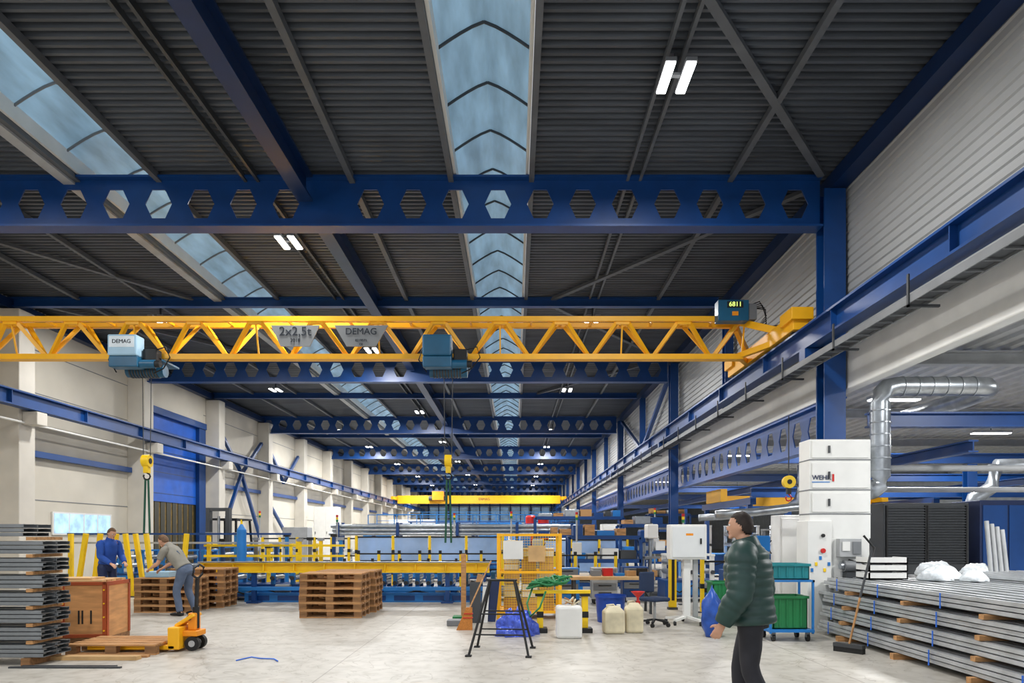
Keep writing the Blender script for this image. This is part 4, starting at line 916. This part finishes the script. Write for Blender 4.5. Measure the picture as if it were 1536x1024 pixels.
def person(loc,rz,label,J,top,bot,hair,shoe=BLACK,quilt=0,infl=.02,puff=.0,sleeve=1.0,bib=None,collar=.06,headrot=(0,0,0),curl=.5,hem=.0):
    t=thing('person',label,'person',loc,rz); mb=MB()
    P=V(J['pelvis']);Cc=V(J['chest']);N=V(J['neck']);H=V(J['head'])
    W=mid(P,Cc,.45); SH=mid(Cc,N,.62)
    up=(Cc-P).normalized(); low=P-up*.1
    tp=[low,P,W,Cc,SH,N,mid(N,H,.55)]; trd=[(.12,.09),(.16,.115),(.135,.10),(.165,.12),(.15,.10),(.062,.062),(.055,.058)]
    mb.loft(tp,trd,SKIN)
    for s in ('l','r'):
        sh,el,wr=V(J['sh'+s]),V(J['el'+s]),V(J['wr'+s]); hp,kn,an=V(J['hp'+s]),V(J['kn'+s]),V(J['an'+s])
        mb.loft([mid(SH,sh,.4),sh,mid(sh,el,.35),el,mid(el,wr,.3),wr],[(.06,.06),(.058,.058),(.05,.05),(.037,.037),(.04,.04),(.025,.023)],SKIN)
        mb.loft([mid(P,hp,.6)+V((0,0,.04)),hp,mid(hp,kn,.4),kn,mid(kn,an,.35),an],[(.075,.08),(.085,.09),(.075,.08),(.053,.055),(.053,.057),(.034,.036)],SKIN)
        fd=V(J.get('foot'+s,(1,0,0)))
        mb.loft([an+V((0,0,.01))-fd*.05,an-V((0,0,.035))+fd*.05,an-V((0,0,.05))+fd*.16],[(.032,.04),(.04,.032),(.035,.018)],SKIN)
        hd=V(J.get('hd'+s,tuple((wr-el).normalized()))); side=1 if s=='l' else -1
        hand(mb,wr,hd,side,J.get('pn'+s,(0,-side,0)),curl)
        q=MB(); g=an.z-.085
        q.loft([an+V((0,0,.03))-fd*.005,an-V((0,0,.02))+fd*.0,an-V((0,0,.045))+fd*.03],[(.045,.05),(.046,.062),(.044,.05)],shoe)
        q.loft([an-V((0,0,.045))-fd*.075,an-V((0,0,.045))-fd*.0,an-V((0,0,.045))+fd*.1,an-V((0,0,.055))+fd*.19],[(.032,.034),(.042,.042),(.05,.036),(.03,.022)],shoe)
        q.part('shoe',t)
    Hm=Matrix.Translation(H)@Matrix.Rotation(headrot[2],4,'Z')@Matrix.Rotation(headrot[1],4,'Y')
    def hf(p,d):
        x,y,z=p; k=1-.28*max(0,-d.z)**1.3
        y*=k; x=x*(k if x<0 else 1-.1*max(0,-d.z)); 
        if d.z<-.1 and x<0: x*=.8
        return V((x,y,z))
    mb.ell((0,0,0),(.098,.076,.118),SKIN,24,18,M=Hm,fn=hf)
    mb.ell((.098,0,-.02),(.02,.013,.022),SKIN,10,8,M=Hm); mb.ell((.09,0,.005),(.012,.009,.03),SKIN,10,8,M=Hm)
    mb.ell((.078,0,-.09),(.022,.026,.02),SKIN,10,8,M=Hm); mb.ell((.085,0,-.062),(.014,.024,.012),SKIN,10,8,M=Hm); mb.ell((.08,0,.03),(.018,.05,.01),SKIN,10,8,M=Hm)
    for s in (-1,1): mb.ell((-.008,s*.077,-.01),(.018,.008,.03),SKIN,10,8,M=Hm)
    remesh(mb,t)
    for s in (-1,1): MB().ell((.083,s*.031,.008),(.012,.015,.01),EYEW,10,8,M=Hm).ell((.0935,s*.031,.008),(.004,.006,.006),INK,8,6,M=Hm).part('eye',t)
    MB().ell((.096,0,-.062),(.006,.022,.006),LIP,10,6,M=Hm).part('mouth',t)
    vs=[];q=MB(); full=MB().ell((-.004,0,0),(.102,.083,.125),hair,36,26,fn=lambda p,d: p*(1+.025*math.sin(13*d.x+5*d.y)*math.sin(17*d.z+4*d.y)))
    keep=[]
    for f in full.f:
        c=sum((full.v[i] for i in f),V())/len(f)
        lim=.07 if c.x>.045 else (.07-(.045-c.x)*1.5)
        if c.z>max(lim,-.075): keep.append(f)
    q.v=[Hm@p for p in full.v]; q.f=keep; q.mi=[0]*len(keep); q.sm=[True]*len(keep); q.mats=[hair]
    ho=q.part('hair',t); md=ho.modifiers.new('s','SOLIDIFY'); md.thickness=.008; md.offset=-1
    q=MB()
    q.loft([low-up*.02,P,W if not bib else mid(P,Cc,.3)],[(.15,.125),(.175,.135),(.155,.12)],bot)
    for s in ('l','r'):
        hp,kn,an=V(J['hp'+s]),V(J['kn'+s]),V(J['an'+s])
        q.loft([mid(P,hp,.7)+V((0,0,.05)),hp,mid(hp,kn,.5),kn,mid(kn,an,.5),an],[(.09,.1),(.098,.108),(.085,.092),(.068,.075),(.062,.07),(.055,.062)],bot,quilt=.11,qa=.03)
    q.part('trousers',t)
    q=MB(); i=infl+puff
    start=P-up*hem if hem else mid(P,Cc,.12)
    q.loft([start,W,Cc,SH+up*.0,N-up*.0,N+(H-N).normalized()*collar],[(.165+i,.125+i),(.15+i,.115+i),(.175+i,.13+i),(.155+i,.11+i),(.075+i*.6,.075+i*.6),(.062+i*.5,.064+i*.5)],top,seg=28,step=.012 if quilt else .03,quilt=quilt,qa=.07)
    for s in ('l','r'):
        sh,el,wr=V(J['sh'+s]),V(J['el'+s]),V(J['wr'+s])
        pts=[mid(SH,sh,.3),sh,mid(sh,el,.4),el,mid(el,wr,.4),mid(el,wr,.97)]
        rr=[.07+i*.6,.07+i*.7,.06+i*.8,.05+i*.8,.046+i*.8,.036+i*.5]
        if sleeve<1: pts=[mid(SH,sh,.3),sh,mid(sh,el,.7)]; rr=[.075,.075,.066]
        q.loft(pts,[(a,a) for a in rr],top,seg=18,step=.012 if quilt else .03,quilt=quilt,qa=.1)
    q.part('jacket' if sleeve==1 else 'shirt',t)
    if bib:
        q=MB(); q.loft([mid(P,Cc,.1),W,mid(P,Cc,.85)],[(.18,.14),(.168,.133),(.165,.146)],bib)
        f=up.cross(V((0,-1,0))).normalized()
        for s in (-1,1): 
            a=mid(P,Cc,.8); q.tube([a+V((.0,s*.09,0))+f*.12,Cc+up*.1+V((0,s*.09,0))+f*.12,SH+V((0,s*.1,0))+up*.1,Cc+V((0,s*.08,0))-f*.13,a+V((0,s*.06,0))-f*.12],.018,bib,6)
        q.part('dungaree_bib',t)
    return t
J=dict(pelvis=(0,0,.95),chest=(.03,0,1.30),neck=(.05,0,1.52),head=(.09,0,1.68),shl=(.05,.2,1.44),shr=(.04,-.2,1.44),
 ell=(.06,.28,1.14),wrl=(.20,.27,.88),elr=(-.06,-.28,1.16),wrr=(.04,-.3,.9),
 hpl=(0,.1,.9),hpr=(0,-.1,.9),knl=(-.0,.1,.5),anl=(-.16,.1,.12),knr=(.1,-.1,.5),anr=(.1,-.1,.09),footl=(.95,0,-.25),pnl=(.2,-.9,0),pnr=(.2,.9,0))
person((1.98,5.7,0),math.radians(155),'person walking in dark green puffer jacket and dark trousers',J,PUFF,TROUD,HAIRD,quilt=.075,puff=.045,hem=.08)
J=dict(pelvis=(0,0,.95),chest=(.05,0,1.29),neck=(.1,0,1.5),head=(.16,0,1.65),shl=(.07,.19,1.42),shr=(.07,-.19,1.42),
 ell=(.14,.24,1.15),wrl=(.36,.16,1.02),elr=(.14,-.24,1.15),wrr=(.36,-.16,1.0),hpl=(0,.1,.9),hpr=(0,-.1,.9),knl=(.04,.12,.5),anl=(0,.13,.09),knr=(.04,-.12,.5),anr=(0,-.13,.09),pnl=(0,-.3,-1),pnr=(0,.3,-1))
person((-8.9,14.9,0),math.radians(-25),'worker standing in blue work jacket looking down',J,JACKB,NAVY,HAIRB,headrot=(0,.35,0))
J=dict(pelvis=(-.12,0,.92),chest=(.1,0,1.2),neck=(.24,0,1.38),head=(.36,0,1.50),shl=(.2,.19,1.31),shr=(.2,-.19,1.31),
 ell=(.32,.23,1.05),wrl=(.52,.16,.95),elr=(.3,-.23,1.06),wrr=(.5,-.17,.93),hpl=(-.12,.1,.88),hpr=(-.12,-.1,.88),knl=(-.02,.13,.5),anl=(-.1,.15,.09),knr=(-.1,-.13,.49),anr=(-.25,-.14,.09),pnl=(0,-.3,-1),pnr=(0,.3,-1))
person((-6.72,13.7,0),math.radians(172),'worker bending forward in slate dungarees and grey shirt',J,SHIRT,OVER,HAIRB,sleeve=.5,bib=OVER,headrot=(0,.45,0))
MB().box(-.25,.25,-.2,.2,0,.12,PALEB).top('plastic_tray','pale plastic tray on the pallet stack','tray',(-7.5,14.5,.724),bev=.01)

# ---------------------------------------------------------------- camera / world
cd=bpy.data.cameras.new('camera'); cam=bpy.data.objects.new('camera',cd); COL.objects.link(cam)
cam.location=(0,0,1.6); cam.rotation_euler=(math.pi/2,0,0); cd.lens=24; cd.sensor_width=36
cd.shift_x=-4/1536; cd.shift_y=291/1536; SC.camera=cam
w=bpy.data.worlds.new('world'); SC.world=w; w.use_nodes=True
bg=w.node_tree.nodes['Background']; bg.inputs[0].default_value=(.9,.94,1,1); bg.inputs[1].default_value=.95
